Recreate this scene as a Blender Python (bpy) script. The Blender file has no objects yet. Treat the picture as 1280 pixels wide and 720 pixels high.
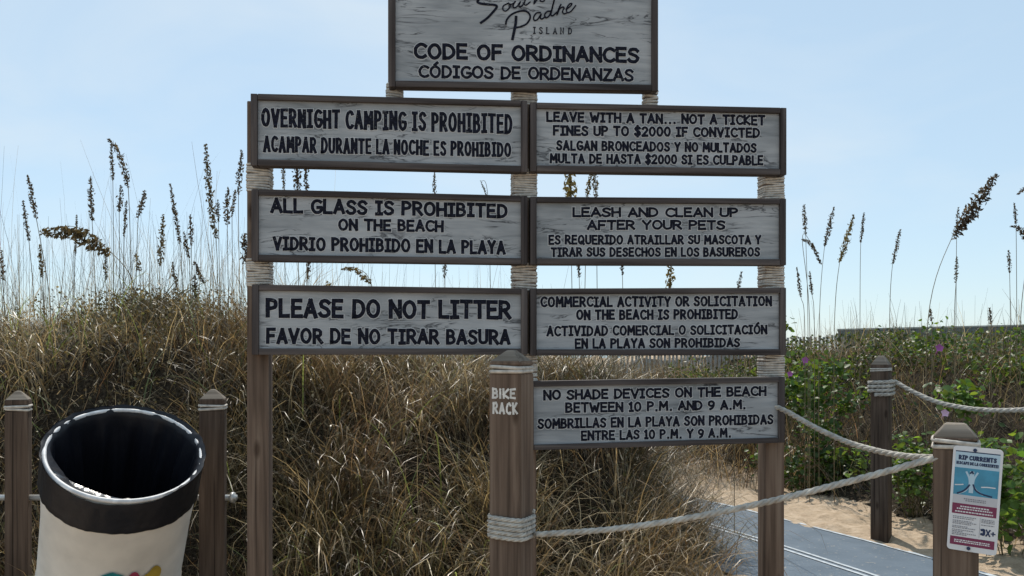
import bpy, bmesh, math, random
import numpy as np
from mathutils import Vector, Matrix
R = math.radians
rng = np.random.default_rng(7)
random.seed(7)
scn = bpy.context.scene
col = scn.collection

# ---------------------------------------------------------------- camera, world, sun, exposure
H = 1.35
cam = bpy.data.cameras.new("camera")
cam.sensor_width = 36.0
cam.lens = 36.0 * 1000 / 1280
cam.shift_y = 80 / 1280
cam.clip_start = 0.05
cam.clip_end = 20000
camo = bpy.data.objects.new("camera", cam)
camo.location = (0, 0, H)
camo.rotation_euler = (R(90), 0, 0)
col.objects.link(camo)
scn.camera = camo

SUN_EL, SUN_AZ = R(57), R(-10)            # azimuth from +Y towards +X
world = bpy.data.worlds.new("World")
scn.world = world
world.use_nodes = True
wn = world.node_tree
for n in list(wn.nodes):
    wn.nodes.remove(n)
wo = wn.nodes.new('ShaderNodeOutputWorld')
bg = wn.nodes.new('ShaderNodeBackground')
sky = wn.nodes.new('ShaderNodeTexSky')
sky.sky_type = 'NISHITA'
sky.sun_disc = False
sky.sun_elevation = SUN_EL
sky.sun_rotation = SUN_AZ
sky.air_density = 1.0
sky.dust_density = 0.3
sky.ozone_density = 2.0
bg.inputs['Strength'].default_value = 0.12
hz = wn.nodes.new('ShaderNodeMix')            # thin even haze veiling the clear sky
hz.data_type = 'RGBA'
hz.inputs[0].default_value = 0.70
hz.inputs[7].default_value = (3.15, 4.05, 4.60, 1)
wn.links.new(sky.outputs[0], hz.inputs[6])
wtc = wn.nodes.new('ShaderNodeTexCoord')
wmp = wn.nodes.new('ShaderNodeMapping'); wmp.inputs['Scale'].default_value = (2.2, 2.2, 6.5); wmp.inputs['Location'].default_value = (1.7, 0.4, 0.3)
wns = wn.nodes.new('ShaderNodeTexNoise'); wns.inputs['Scale'].default_value = 1.0; wns.inputs['Detail'].default_value = 6.0; wns.inputs['Distortion'].default_value = 0.5
wrp = wn.nodes.new('ShaderNodeValToRGB'); wrp.color_ramp.elements[0].position = 0.46; wrp.color_ramp.elements[1].position = 0.78
wrp.color_ramp.elements[0].color = (0, 0, 0, 1); wrp.color_ramp.elements[1].color = (0.55, 0.55, 0.55, 1)
wcl = wn.nodes.new('ShaderNodeMix'); wcl.data_type = 'RGBA'; wcl.inputs[7].default_value = (4.6, 5.0, 5.2, 1)
wn.links.new(wtc.outputs['Generated'], wmp.inputs[0]); wn.links.new(wmp.outputs[0], wns.inputs['Vector'])
wn.links.new(wns.outputs[0], wrp.inputs[0]); wn.links.new(wrp.outputs[0], wcl.inputs[0])
wn.links.new(hz.outputs[2], wcl.inputs[6])
wn.links.new(wcl.outputs[2], bg.inputs[0])
wn.links.new(bg.outputs[0], wo.inputs[0])

sl = bpy.data.lights.new("sun", 'SUN')
sl.energy = 2.9
sl.angle = R(0.5)
sl.color = (1.0, 0.93, 0.82)
so = bpy.data.objects.new("sun", sl)
sdir = Vector((math.sin(SUN_AZ) * math.cos(SUN_EL), math.cos(SUN_AZ) * math.cos(SUN_EL), math.sin(SUN_EL)))
so.rotation_euler = sdir.to_track_quat('Z', 'Y').to_euler()
so.location = (0, 0, 30)
col.objects.link(so)

scn.view_settings.view_transform = 'Standard'
scn.view_settings.look = 'None'
scn.view_settings.exposure = 0.55
scn.view_settings.gamma = 1.0
scn.view_settings.use_curve_mapping = False
scn.cycles.max_bounces = 8
scn.cycles.transparent_max_bounces = 8

# ---------------------------------------------------------------- helpers
def P(px, py, d):
    """a point seen at photo pixel (px, py) at depth d"""
    return Vector(((px - 640) / 1000 * d, d, H + (440 - py) / 1000 * d))

def mesh_obj(name, verts, faces, mats, parent=None, midx=None, smooth=False, colors=None):
    me = bpy.data.meshes.new(name)
    verts = np.asarray(verts, dtype=np.float32).reshape(-1, 3)
    if isinstance(faces, np.ndarray):
        nf, k = faces.shape
        me.vertices.add(len(verts)); me.vertices.foreach_set('co', verts.ravel())
        me.loops.add(nf * k); me.loops.foreach_set('vertex_index', faces.astype(np.int32).ravel())
        me.polygons.add(nf)
        me.polygons.foreach_set('loop_start', np.arange(0, nf * k, k, dtype=np.int32))
        me.polygons.foreach_set('loop_total', np.full(nf, k, dtype=np.int32))
        me.update(calc_edges=True); me.validate()
    else:
        me.from_pydata([tuple(map(float, v)) for v in verts], [], [tuple(map(int, f)) for f in faces])
        me.update()
    if not isinstance(mats, (list, tuple)):
        mats = [mats]
    for m in mats:
        me.materials.append(m)
    if midx is not None:
        me.polygons.foreach_set('material_index', np.asarray(midx, dtype=np.int32))
    if smooth:
        me.polygons.foreach_set('use_smooth', np.ones(len(me.polygons), dtype=bool))
    if colors is not None:
        a = me.color_attributes.new('Col', 'FLOAT_COLOR', 'POINT')
        c = np.ones((len(verts), 4), dtype=np.float32); c[:, :3] = colors
        a.data.foreach_set('color', c.ravel())
    o = bpy.data.objects.new(name, me)
    col.objects.link(o)
    if parent is not None:
        o.parent = parent
    return o

def empty(name, loc=(0, 0, 0), rz=0.0):
    o = bpy.data.objects.new(name, None)
    o.empty_display_size = 0.1
    o.location = loc
    o.rotation_euler = (0, 0, rz)
    col.objects.link(o)
    return o

def tag(o, label, cat, group=None):
    o['label'] = label
    o['category'] = cat
    if group:
        o['group'] = group
    return o

def structure(o):
    o['kind'] = 'structure'
    return o

def stuff(o, label, cat):
    o['kind'] = 'stuff'; o['label'] = label; o['category'] = cat
    return o

class MB:
    """collects verts and faces"""
    def __init__(s):
        s.v = []; s.f = []; s.m = []
    def add(s, verts, faces, mi=0):
        b = len(s.v)
        s.v += [tuple(v) for v in verts]
        s.f += [tuple(i + b for i in f) for f in faces]
        s.m += [mi] * len(faces)
    def bm(s, bm, mi=0):
        bm.verts.ensure_lookup_table(); bm.verts.index_update()
        s.add([v.co[:] for v in bm.verts], [[v.index for v in f.verts] for f in bm.faces], mi)
        bm.free()
    def box(s, x0, x1, y0, y1, z0, z1, bev=0.0, mi=0, segs=2):
        bm = bmesh.new()
        bmesh.ops.create_cube(bm, size=1.0)
        for v in bm.verts:
            v.co = ((x0 + x1) / 2 + v.co.x * (x1 - x0), (y0 + y1) / 2 + v.co.y * (y1 - y0), (z0 + z1) / 2 + v.co.z * (z1 - z0))
        if bev > 0:
            bmesh.ops.bevel(bm, geom=list(bm.edges), offset=bev, segments=segs, affect='EDGES', profile=0.6)
        s.bm(bm, mi)
    def tube(s, pts, rad, n=8, closed=False, mi=0, caps=True):
        pts = [Vector(p) for p in pts]
        N = len(pts)
        rads = rad if hasattr(rad, '__len__') else [rad] * N
        tang = []
        for i in range(N):
            a = pts[(i - 1) % N] if (closed or i > 0) else pts[i]
            b = pts[(i + 1) % N] if (closed or i < N - 1) else pts[i]
            t = b - a
            tang.append(t.normalized() if t.length > 1e-9 else Vector((0, 0, 1)))
        up = Vector((0, 0, 1)) if abs(tang[0].z) < 0.9 else Vector((1, 0, 0))
        nn = tang[0].cross(up).normalized()
        vs = []; fs = []
        for i in range(N):
            nn = (nn - tang[i] * nn.dot(tang[i]))
            nn = nn.normalized() if nn.length > 1e-9 else tang[i].orthogonal().normalized()
            bb = tang[i].cross(nn)
            for k in range(n):
                a = 2 * math.pi * k / n
                vs.append(pts[i] + (nn * math.cos(a) + bb * math.sin(a)) * rads[i])
        M = N if closed else N - 1
        for i in range(M):
            for k in range(n):
                a = i * n + k; b = i * n + (k + 1) % n
                c = ((i + 1) % N) * n + (k + 1) % n; d = ((i + 1) % N) * n + k
                fs.append((a, b, c, d))
        if caps and not closed:
            fs.append(tuple(range(n - 1, -1, -1)))
            fs.append(tuple(range((N - 1) * n, N * n)))
        s.add(vs, fs, mi)
    def obj(s, name, mats, parent=None, smooth=False):
        return mesh_obj(name, s.v, s.f, mats, parent, s.m, smooth)

def shade_auto(o, ang=40):
    me = o.data
    me.polygons.foreach_set('use_smooth', np.ones(len(me.polygons), dtype=bool))
    me.set_sharp_from_angle(angle=R(ang))
    return o

# ---------------------------------------------------------------- materials
def nt_new(name):
    m = bpy.data.materials.new(name)
    m.use_nodes = True
    nt = m.node_tree
    for n in list(nt.nodes):
        nt.nodes.remove(n)
    out = nt.nodes.new('ShaderNodeOutputMaterial')
    return m, nt, out

def N(nt, typ, **kw):
    n = nt.nodes.new(typ)
    for k, v in kw.items():
        if k.startswith('i_'):
            key = k[2:]
            key = int(key) if key.isdigit() else key
            n.inputs[key].default_value = v
        else:
            setattr(n, k, v)
    return n

def ramp(nt, fac, stops):
    r = nt.nodes.new('ShaderNodeValToRGB')
    e = r.color_ramp.elements
    while len(e) < len(stops):
        e.new(0.5)
    for k, (p, c) in enumerate(stops):
        e[k].position = p
        e[k].color = (*c, 1) if len(c) == 3 else c
    nt.links.new(fac, r.inputs[0])
    return r

def coords(nt, scale, rnd=True):
    tc = nt.nodes.new('ShaderNodeTexCoord')
    mp = nt.nodes.new('ShaderNodeMapping')
    mp.inputs['Scale'].default_value = scale
    if rnd:
        oi = nt.nodes.new('ShaderNodeObjectInfo')
        ad = N(nt, 'ShaderNodeVectorMath', operation='ADD')
        ml = N(nt, 'ShaderNodeVectorMath', operation='SCALE')
        cb = N(nt, 'ShaderNodeCombineXYZ')
        for k in range(3):
            nt.links.new(oi.outputs['Random'], cb.inputs[k])
        nt.links.new(cb.outputs[0], ml.inputs[0]); ml.inputs['Scale'].default_value = 9.0
        nt.links.new(tc.outputs['Object'], ad.inputs[0]); nt.links.new(ml.outputs[0], ad.inputs[1])
        nt.links.new(ad.outputs[0], mp.inputs[0])
    else:
        nt.links.new(tc.outputs['Object'], mp.inputs[0])
    return mp.outputs[0]

def mat_plain(name, c, rough=0.6, spec=0.3, noise=0.0, nscale=30, bump=0.0):
    m, nt, out = nt_new(name)
    b = N(nt, 'ShaderNodeBsdfPrincipled')
    b.inputs['Base Color'].default_value = (*c, 1)
    b.inputs['Roughness'].default_value = rough
    b.inputs['Specular IOR Level'].default_value = spec
    if noise or bump:
        t = N(nt, 'ShaderNodeTexNoise', i_Scale=nscale, i_Detail=5.0)
        nt.links.new(coords(nt, (1, 1, 1)), t.inputs['Vector'])
        if noise:
            r = ramp(nt, t.outputs[0], [(0.3, tuple(x * (1 - noise) for x in c)), (0.7, tuple(min(1, x * (1 + noise)) for x in c))])
            nt.links.new(r.outputs[0], b.inputs['Base Color'])
        if bump:
            bp = N(nt, 'ShaderNodeBump', i_Strength=bump, i_Distance=0.004)
            nt.links.new(t.outputs[0], bp.inputs['Height']); nt.links.new(bp.outputs[0], b.inputs['Normal'])
    nt.links.new(b.outputs[0], out.inputs[0])
    return m

def mat_wood(name, dark, mid, light, axis='z', knots=True):
    m, nt, out = nt_new(name)
    b = N(nt, 'ShaderNodeBsdfPrincipled')
    b.inputs['Roughness'].default_value = 0.8
    b.inputs['Specular IOR Level'].default_value = 0.2
    sc = {'z': (55, 55, 2.2), 'x': (2.2, 55, 55)}[axis]
    sc2 = {'z': (9, 9, 0.9), 'x': (0.9, 9, 9)}[axis]
    t1 = N(nt, 'ShaderNodeTexNoise', i_Scale=1.0, i_Detail=6.0, i_Distortion=0.4)
    nt.links.new(coords(nt, sc), t1.inputs['Vector'])
    t2 = N(nt, 'ShaderNodeTexNoise', i_Scale=1.0, i_Detail=4.0, i_Distortion=0.8)
    nt.links.new(coords(nt, sc2), t2.inputs['Vector'])
    mx = N(nt, 'ShaderNodeMath', operation='MULTIPLY_ADD')
    nt.links.new(t1.outputs[0], mx.inputs[0]); mx.inputs[1].default_value = 0.55
    sub = N(nt, 'ShaderNodeMath', operation='MULTIPLY'); nt.links.new(t2.outputs[0], sub.inputs[0]); sub.inputs[1].default_value = 0.45
    nt.links.new(sub.outputs[0], mx.inputs[2])
    r = ramp(nt, mx.outputs[0], [(0.34, dark), (0.5, mid), (0.66, light)])
    colr = r.outputs[0]
    # fine dark splits along the grain
    sc3 = {'z': (70, 70, 0.8), 'x': (0.8, 70, 70)}[axis]
    t3 = N(nt, 'ShaderNodeTexNoise', i_Scale=1.0, i_Detail=2.0)
    nt.links.new(coords(nt, sc3), t3.inputs['Vector'])
    r3 = ramp(nt, t3.outputs[0], [(0.30, (0.25, 0.25, 0.25)), (0.36, (1, 1, 1))])
    mm = N(nt, 'ShaderNodeMix', data_type='RGBA', blend_type='MULTIPLY')
    mm.inputs[0].default_value = 0.8
    nt.links.new(colr, mm.inputs[6]); nt.links.new(r3.outputs[0], mm.inputs[7])
    last = mm.outputs[2]
    if knots:
        v = N(nt, 'ShaderNodeTexVoronoi', i_Scale=1.0)
        ks = {'z': (9, 9, 3.2), 'x': (3.2, 9, 9)}[axis]
        nt.links.new(coords(nt, ks), v.inputs['Vector'])
        rk = ramp(nt, v.outputs['Distance'], [(0.06, (0.3, 0.25, 0.22)), (0.13, (1, 1, 1))])
        mk = N(nt, 'ShaderNodeMix', data_type='RGBA', blend_type='MULTIPLY'); mk.inputs[0].default_value = 0.8
        nt.links.new(last, mk.inputs[6]); nt.links.new(rk.outputs[0], mk.inputs[7])
        last = mk.outputs[2]
    nt.links.new(last, b.inputs['Base Color'])
    bp = N(nt, 'ShaderNodeBump', i_Strength=0.5, i_Distance=0.003)
    nt.links.new(mx.outputs[0], bp.inputs['Height']); nt.links.new(bp.outputs[0], b.inputs['Normal'])
    nt.links.new(b.outputs[0], out.inputs[0])
    return m

def mat_face():
    """weathered grey paint on boards: horizontal wisps, dark cracks gathering to the right end, grime"""
    m, nt, out = nt_new('weathered_paint')
    b = N(nt, 'ShaderNodeBsdfPrincipled')
    b.inputs['Roughness'].default_value = 0.7
    b.inputs['Specular IOR Level'].default_value = 0.25
    t1 = N(nt, 'ShaderNodeTexNoise', i_Scale=1.0, i_Detail=7.0, i_Roughness=0.6, i_Distortion=0.6)
    nt.links.new(coords(nt, (4.5, 5, 48)), t1.inputs['Vector'])
    r1 = ramp(nt, t1.outputs[0], [(0.24, (0.21, 0.225, 0.24)), (0.42, (0.325, 0.34, 0.358)), (0.58, (0.385, 0.398, 0.415)), (0.76, (0.46, 0.47, 0.485))])
    # cracks: thin band of a stretched noise
    t2 = N(nt, 'ShaderNodeTexNoise', i_Scale=1.0, i_Detail=5.0, i_Roughness=0.55, i_Distortion=1.2)
    nt.links.new(coords(nt, (4.5, 1, 26)), t2.inputs['Vector'])
    ab = N(nt, 'ShaderNodeMath', operation='SUBTRACT'); nt.links.new(t2.outputs[0], ab.inputs[0]); ab.inputs[1].default_value = 0.5
    ab2 = N(nt, 'ShaderNodeMath', operation='ABSOLUTE'); nt.links.new(ab.outputs[0], ab2.inputs[0])
    rc = ramp(nt, ab2.outputs[0], [(0.0, (1, 1, 1)), (0.03, (0, 0, 0))])
    t3 = N(nt, 'ShaderNodeTexNoise', i_Scale=1.0, i_Detail=2.0)
    nt.links.new(coords(nt, (6, 1, 18)), t3.inputs['Vector'])
    rm = ramp(nt, t3.outputs[0], [(0.47, (0, 0, 0)), (0.58, (1, 1, 1))])
    mu = N(nt, 'ShaderNodeMath', operation='MULTIPLY'); nt.links.new(rc.outputs[0], mu.inputs[0]); nt.links.new(rm.outputs[0], mu.inputs[1])
    mx = N(nt, 'ShaderNodeMix', data_type='RGBA')
    nt.links.new(mu.outputs[0], mx.inputs[0]); nt.links.new(r1.outputs[0], mx.inputs[6]); mx.inputs[7].default_value = (0.05, 0.052, 0.06, 1)
    # grime blotches
    t4 = N(nt, 'ShaderNodeTexNoise', i_Scale=3.2, i_Detail=3.0)
    nt.links.new(coords(nt, (1, 1, 2)), t4.inputs['Vector'])
    r4 = ramp(nt, t4.outputs[0], [(0.32, (0.62, 0.64, 0.65)), (0.6, (1, 1, 1))])
    mg = N(nt, 'ShaderNodeMix', data_type='RGBA', blend_type='MULTIPLY'); mg.inputs[0].default_value = 1.0
    nt.links.new(mx.outputs[2], mg.inputs[6]); nt.links.new(r4.outputs[0], mg.inputs[7])
    nt.links.new(mg.outputs[2], b.inputs['Base Color'])
    bp = N(nt, 'ShaderNodeBump', i_Strength=0.35, i_Distance=0.002)
    nt.links.new(t1.outputs[0], bp.inputs['Height']); nt.links.new(bp.outputs[0], b.inputs['Normal'])
    nt.links.new(b.outputs[0], out.inputs[0])
    return m

def mat_leafy(name, trans=0.45, rough=0.55, spec=0.25, tint=(1.25, 1.15, 0.7)):
    """two sided blades coloured per blade"""
    m, nt, out = nt_new(name)
    at = N(nt, 'ShaderNodeAttribute', attribute_name='Col')
    b = N(nt, 'ShaderNodeBsdfPrincipled')
    b.inputs['Roughness'].default_value = rough
    b.inputs['Specular IOR Level'].default_value = spec
    nt.links.new(at.outputs['Color'], b.inputs['Base Color'])
    tr = N(nt, 'ShaderNodeBsdfTranslucent')
    mt = N(nt, 'ShaderNodeMix', data_type='RGBA', blend_type='MULTIPLY'); mt.inputs[0].default_value = 1.0
    nt.links.new(at.outputs['Color'], mt.inputs[6]); mt.inputs[7].default_value = (*tint, 1)
    nt.links.new(mt.outputs[2], tr.inputs[0])
    mx = N(nt, 'ShaderNodeMixShader'); mx.inputs[0].default_value = trans
    nt.links.new(b.outputs[0], mx.inputs[1]); nt.links.new(tr.outputs[0], mx.inputs[2])
    nt.links.new(mx.outputs[0], out.inputs[0])
    return m

def mat_ground():
    m, nt, out = nt_new('sand_and_litter')
    b = N(nt, 'ShaderNodeBsdfPrincipled')
    b.inputs['Roughness'].default_value = 0.95
    b.inputs['Specular IOR Level'].default_value = 0.1
    at = N(nt, 'ShaderNodeAttribute', attribute_name='Col')     # r: how much plant litter covers the sand here
    sp = N(nt, 'ShaderNodeSeparateColor'); nt.links.new(at.outputs['Color'], sp.inputs[0])
    c1 = coords(nt, (1, 1, 1), False)
    t1 = N(nt, 'ShaderNodeTexNoise', i_Scale=9.0, i_Detail=8.0, i_Roughness=0.65); nt.links.new(c1, t1.inputs['Vector'])
    rs = ramp(nt, t1.outputs[0], [(0.3, (0.33, 0.25, 0.175)), (0.5, (0.47, 0.365, 0.265)), (0.7, (0.57, 0.46, 0.35))])
    t2 = N(nt, 'ShaderNodeTexNoise', i_Scale=60.0, i_Detail=5.0); nt.links.new(c1, t2.inputs['Vector'])
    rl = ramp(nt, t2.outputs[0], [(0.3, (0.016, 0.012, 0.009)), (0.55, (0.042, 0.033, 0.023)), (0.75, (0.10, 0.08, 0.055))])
    ad = N(nt, 'ShaderNodeMath', operation='ADD'); nt.links.new(sp.outputs[0], ad.inputs[0])
    t3 = N(nt, 'ShaderNodeTexNoise', i_Scale=14.0, i_Detail=6.0); nt.links.new(c1, t3.inputs['Vector'])
    s3 = N(nt, 'ShaderNodeMath', operation='SUBTRACT'); nt.links.new(t3.outputs[0], s3.inputs[0]); s3.inputs[1].default_value = 0.5
    nt.links.new(s3.outputs[0], ad.inputs[1])
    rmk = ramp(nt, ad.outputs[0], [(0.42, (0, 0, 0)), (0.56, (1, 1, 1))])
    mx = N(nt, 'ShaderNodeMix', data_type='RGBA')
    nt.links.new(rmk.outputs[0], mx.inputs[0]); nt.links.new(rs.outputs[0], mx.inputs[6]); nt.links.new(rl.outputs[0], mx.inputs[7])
    nt.links.new(mx.outputs[2], b.inputs['Base Color'])
    t5 = N(nt, 'ShaderNodeTexNoise', i_Scale=22.0, i_Detail=8.0, i_Roughness=0.7); nt.links.new(c1, t5.inputs['Vector'])
    bp = N(nt, 'ShaderNodeBump', i_Strength=0.9, i_Distance=0.03)
    nt.links.new(t5.outputs[0], bp.inputs['Height']); nt.links.new(bp.outputs[0], b.inputs['Normal'])
    nt.links.new(b.outputs[0], out.inputs[0])
    return m

def mat_rope():
    m, nt, out = nt_new('rope_fibre')
    b = N(nt, 'ShaderNodeBsdfPrincipled'); b.inputs['Roughness'].default_value = 0.9
    b.inputs['Specular IOR Level'].default_value = 0.15
    t = N(nt, 'ShaderNodeTexNoise', i_Scale=40.0, i_Detail=5.0); nt.links.new(coords(nt, (1, 1, 1)), t.inputs['Vector'])
    r = ramp(nt, t.outputs[0], [(0.3, (0.30, 0.275, 0.245)), (0.6, (0.50, 0.475, 0.43))]); nt.links.new(r.outputs[0], b.inputs['Base Color'])
    t2 = N(nt, 'ShaderNodeTexNoise', i_Scale=260.0, i_Detail=3.0); nt.links.new(coords(nt, (1, 1, 1)), t2.inputs['Vector'])
    bp = N(nt, 'ShaderNodeBump', i_Strength=0.5, i_Distance=0.002); nt.links.new(t2.outputs[0], bp.inputs['Height']); nt.links.new(bp.outputs[0], b.inputs['Normal'])
    nt.links.new(b.outputs[0], out.inputs[0])
    return m

M_face = mat_face()
M_frame = mat_wood('frame_wood', (0.026, 0.021, 0.021), (0.068, 0.058, 0.057), (0.135, 0.115, 0.108), 'x', False)
M_framev = mat_wood('frame_wood_upright', (0.026, 0.021, 0.021), (0.068, 0.058, 0.057), (0.135, 0.115, 0.108), 'z', False)
M_post = mat_wood('post_wood', (0.055, 0.037, 0.027), (0.140, 0.097, 0.072), (0.225, 0.168, 0.128))
M_postd = mat_wood('dark_post_wood', (0.040, 0.027, 0.020), (0.096, 0.067, 0.050), (0.160, 0.120, 0.090))
M_cap = mat_wood('bleached_sunlit_cap_wood', (0.10, 0.082, 0.066), (0.20, 0.170, 0.140), (0.29, 0.25, 0.21), 'x', False)  # weathered end grain with the sunlit look of the caps put into the colour
M_ink = mat_plain('black_paint', (0.007, 0.008, 0.015), 0.75, 0.12)
def chip(m, c, th, sc):
    nt = m.node_tree; b = next(n for n in nt.nodes if n.type == 'BSDF_PRINCIPLED')
    base_ = tuple(b.inputs['Base Color'].default_value[:3])
    t = N(nt, 'ShaderNodeTexNoise', i_Scale=sc, i_Detail=4.0); nt.links.new(coords(nt, (1, 1, 2.5)), t.inputs['Vector'])
    r = ramp(nt, t.outputs[0], [(0.35, tuple(x * 2.2 for x in base_)), (0.5, base_), (th, base_), (th + .05, c)])
    nt.links.new(r.outputs[0], b.inputs['Base Color'])
chip(M_ink, (.13, .135, .145), .66, 70)
M_halo = mat_plain('pale_paint', (0.50, 0.51, 0.525), 0.7, 0.2, 0.12, 40)
M_whitepaint = mat_plain('white_brush_paint', (0.62, 0.60, 0.57), 0.7, 0.2, 0.2, 60)
M_rope = mat_rope()
M_wrap = mat_plain('cord_fibre', (0.50, 0.465, 0.42), 0.9, 0.1, 0.25, 60, 0.4)
M_grass = mat_leafy('dry_grass', 0.34, 0.38, 0.55, (1.15, 1.05, 0.8))
M_leaf = mat_leafy('green_leaf', 0.5, 0.4, 0.4, (1.5, 1.25, 0.45))
M_leaf2 = mat_leafy('olive_leaf', 0.35, 0.45, 0.4, (1.2, 1.1, 0.7))
M_vstem = mat_plain('vine_stem', (.12, .11, .05), .8, .1)
M_oat = mat_leafy('seed_husk', 0.25, 0.7, 0.1)
M_ground = mat_ground()
M_liner = mat_plain('black_plastic_film', (0.008, 0.009, 0.014), 0.42, 0.32, 0.0, 16, 0.9)
M_film = mat_plain('stretched_plastic_film', (0.05, 0.053, 0.06), 0.22, 0.7, 0.2, 30, 0.9)
M_drum = mat_plain('cream_plastic', (0.68, 0.635, 0.57), 0.5, 0.35, 0.10, 9)
M_rim = mat_plain('white_rim', (0.62, 0.62, 0.63), 0.5, 0.4, 0.25, 30)
M_metal = mat_plain('galvanised_steel', (0.50, 0.50, 0.49), 0.45, 0.5, 0.1, 50)
M_metal.node_tree.nodes['Principled BSDF'].inputs['Metallic'].default_value = 0.6
M_stem = mat_plain('straw_stem', (0.20, 0.16, 0.10), 0.8, 0.1, 0.25, 5)

# ---------------------------------------------------------------- lie of the land
def S(a, b, t):
    t = np.clip((t - a) / (b - a), 0, 1)
    return t * t * (3 - 2 * t)

PC = np.array([(2.60, 2.0), (2.55, 3.4), (2.35, 4.2), (2.13, 4.84), (1.86, 5.46), (1.58, 6.08), (1.25, 6.7), (0.85, 7.4), (0.45, 8.1)])
def path_x(y):
    return np.interp(y, PC[:, 1], PC[:, 0])

def vnoise(x, y, f, seed):
    """smooth value noise"""
    X = np.asarray(x) * f + seed * 17.3; Y = np.asarray(y) * f + seed * 9.1
    xi = np.floor(X); yi = np.floor(Y); u = X - xi; v = Y - yi
    u = u * u * (3 - 2 * u); v = v * v * (3 - 2 * v)
    def hsh(a, b):
        s = np.sin(a * 127.1 + b * 311.7 + seed * 74.7) * 43758.5453
        return s - np.floor(s)
    return (hsh(xi, yi) * (1 - u) + hsh(xi + 1, yi) * u) * (1 - v) + (hsh(xi, yi + 1) * (1 - u) + hsh(xi + 1, yi + 1) * u) * v

def right_s(x, y):
    return (x - 2.60) * 0.9446 + (y - 7.7) * 0.3285

def left_edge(y):
    return np.minimum(1.02 + 0.16 * S(4.8, 5.6, y), path_x(y) - 0.74)

def dune_masks(x, y):
    e = left_edge(y)
    crest = np.interp(x, [-4.5, -3.2, -2.6, -2.1, -1.5, -0.9, -0.2, 0.4, 0.9], [1.36, 1.42, 1.56, 1.44, 1.30, 1.12, 1.06, 1.02, 0.98])
    ry = (0.30 * S(3.3, 5.6, y) + 0.70 * S(3.75, 5.0, y)) * (1 - 0.65 * S(7.2, 10.5, y))
    wx = S(0, -0.55, x - e)
    left = crest * ry * wx
    s = right_s(x, y)
    right = 1.22 * S(0.0, 2.3, s)
    return left, right, s

def ground_h(x, y):
    x = np.asarray(x, dtype=float); y = np.asarray(y, dtype=float)
    left, right, s = dune_masks(x, y)
    back = 0.85 * S(7.6, 10.1, y + 0.35 * np.minimum(0, 2.2 - x))
    h = np.maximum(np.maximum(left, right), back)
    lump = (vnoise(x, y, 1.7, 1) - 0.5) * 0.24 + (vnoise(x, y, 4.3, 2) - 0.5) * 0.12
    h = h + lump * np.clip(h * 2.0, 0, 1)
    dpath = np.abs(x - path_x(y)) - 0.70
    inpath = (1 - S(0.0, 0.25, dpath)) * (1 - S(7.6, 8.6, y)) * (y > 2)
    fine = (vnoise(x, y, 5, 3) - 0.5) * 0.06 + (vnoise(x, y, 11, 4) - 0.5) * 0.045
    h = h * (1 - inpath) + fine * (1 - 0.95 * (1 - S(-0.05, 0.08, dpath)) * (inpath > 0.01)) - 0.012 * inpath
    sea = S(20, 60, y)
    h = h * (1 - sea) - 2.2 * sea
    near = S(-4, -12, y)
    return h

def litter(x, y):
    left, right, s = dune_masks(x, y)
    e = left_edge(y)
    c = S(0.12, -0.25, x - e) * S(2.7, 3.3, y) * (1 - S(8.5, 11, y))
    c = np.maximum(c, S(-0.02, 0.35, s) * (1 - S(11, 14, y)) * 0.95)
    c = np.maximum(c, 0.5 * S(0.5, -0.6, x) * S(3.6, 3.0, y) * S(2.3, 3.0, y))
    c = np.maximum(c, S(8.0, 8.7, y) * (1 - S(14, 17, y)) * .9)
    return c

def axis(a0, b0, step, far_lo, far_hi, k=1.35):
    mid = list(np.arange(a0, b0 + 1e-6, step))
    lo = []; d = step
    p = a0
    while p > far_lo:
        d *= k; p -= d; lo.append(p)
    hi = []; d = step; p = b0
    while p < far_hi:
        d *= k; p += d; hi.append(p)
    return np.array(lo[::-1] + mid + hi)

gx = axis(-5.5, 6.5, 0.05, -4000, 4000)
gy = axis(2.4, 13.0, 0.05, -60, 9000)
GX, GY = np.meshgrid(gx, gy)
GZ = ground_h(GX, GY)
nx, ny = len(gx), len(gy)
idx = np.arange(nx * ny).reshape(ny, nx)
faces = np.stack([idx[:-1, :-1], idx[:-1, 1:], idx[1:, 1:], idx[1:, :-1]], -1).reshape(-1, 4)
lit = litter(GX, GY).ravel()
ground = structure(mesh_obj('sand_ground', np.stack([GX, GY, GZ], -1).reshape(-1, 3), faces, M_ground, smooth=True,
                            colors=np.stack([lit, lit, lit], -1)))

# sea beyond the beach
mw, nt, out = nt_new('sea_water')
b = N(nt, 'ShaderNodeBsdfPrincipled'); b.inputs['Base Color'].default_value = (0.05, 0.12, 0.14, 1); b.inputs['Roughness'].default_value = 0.15
tw = N(nt, 'ShaderNodeTexNoise', i_Scale=1.0, i_Detail=6.0); nt.links.new(coords(nt, (0.12, 0.7, 1), False), tw.inputs['Vector'])
bp = N(nt, 'ShaderNodeBump', i_Strength=0.6, i_Distance=0.6); nt.links.new(tw.outputs[0], bp.inputs['Height']); nt.links.new(bp.outputs[0], b.inputs['Normal'])
nt.links.new(b.outputs[0], out.inputs[0])
structure(mesh_obj('sea', [(-6000, 55, -1.9), (6000, 55, -1.9), (6000, 12000, -1.9), (-6000, 12000, -1.9)], [(0, 1, 2, 3)], mw))

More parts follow.
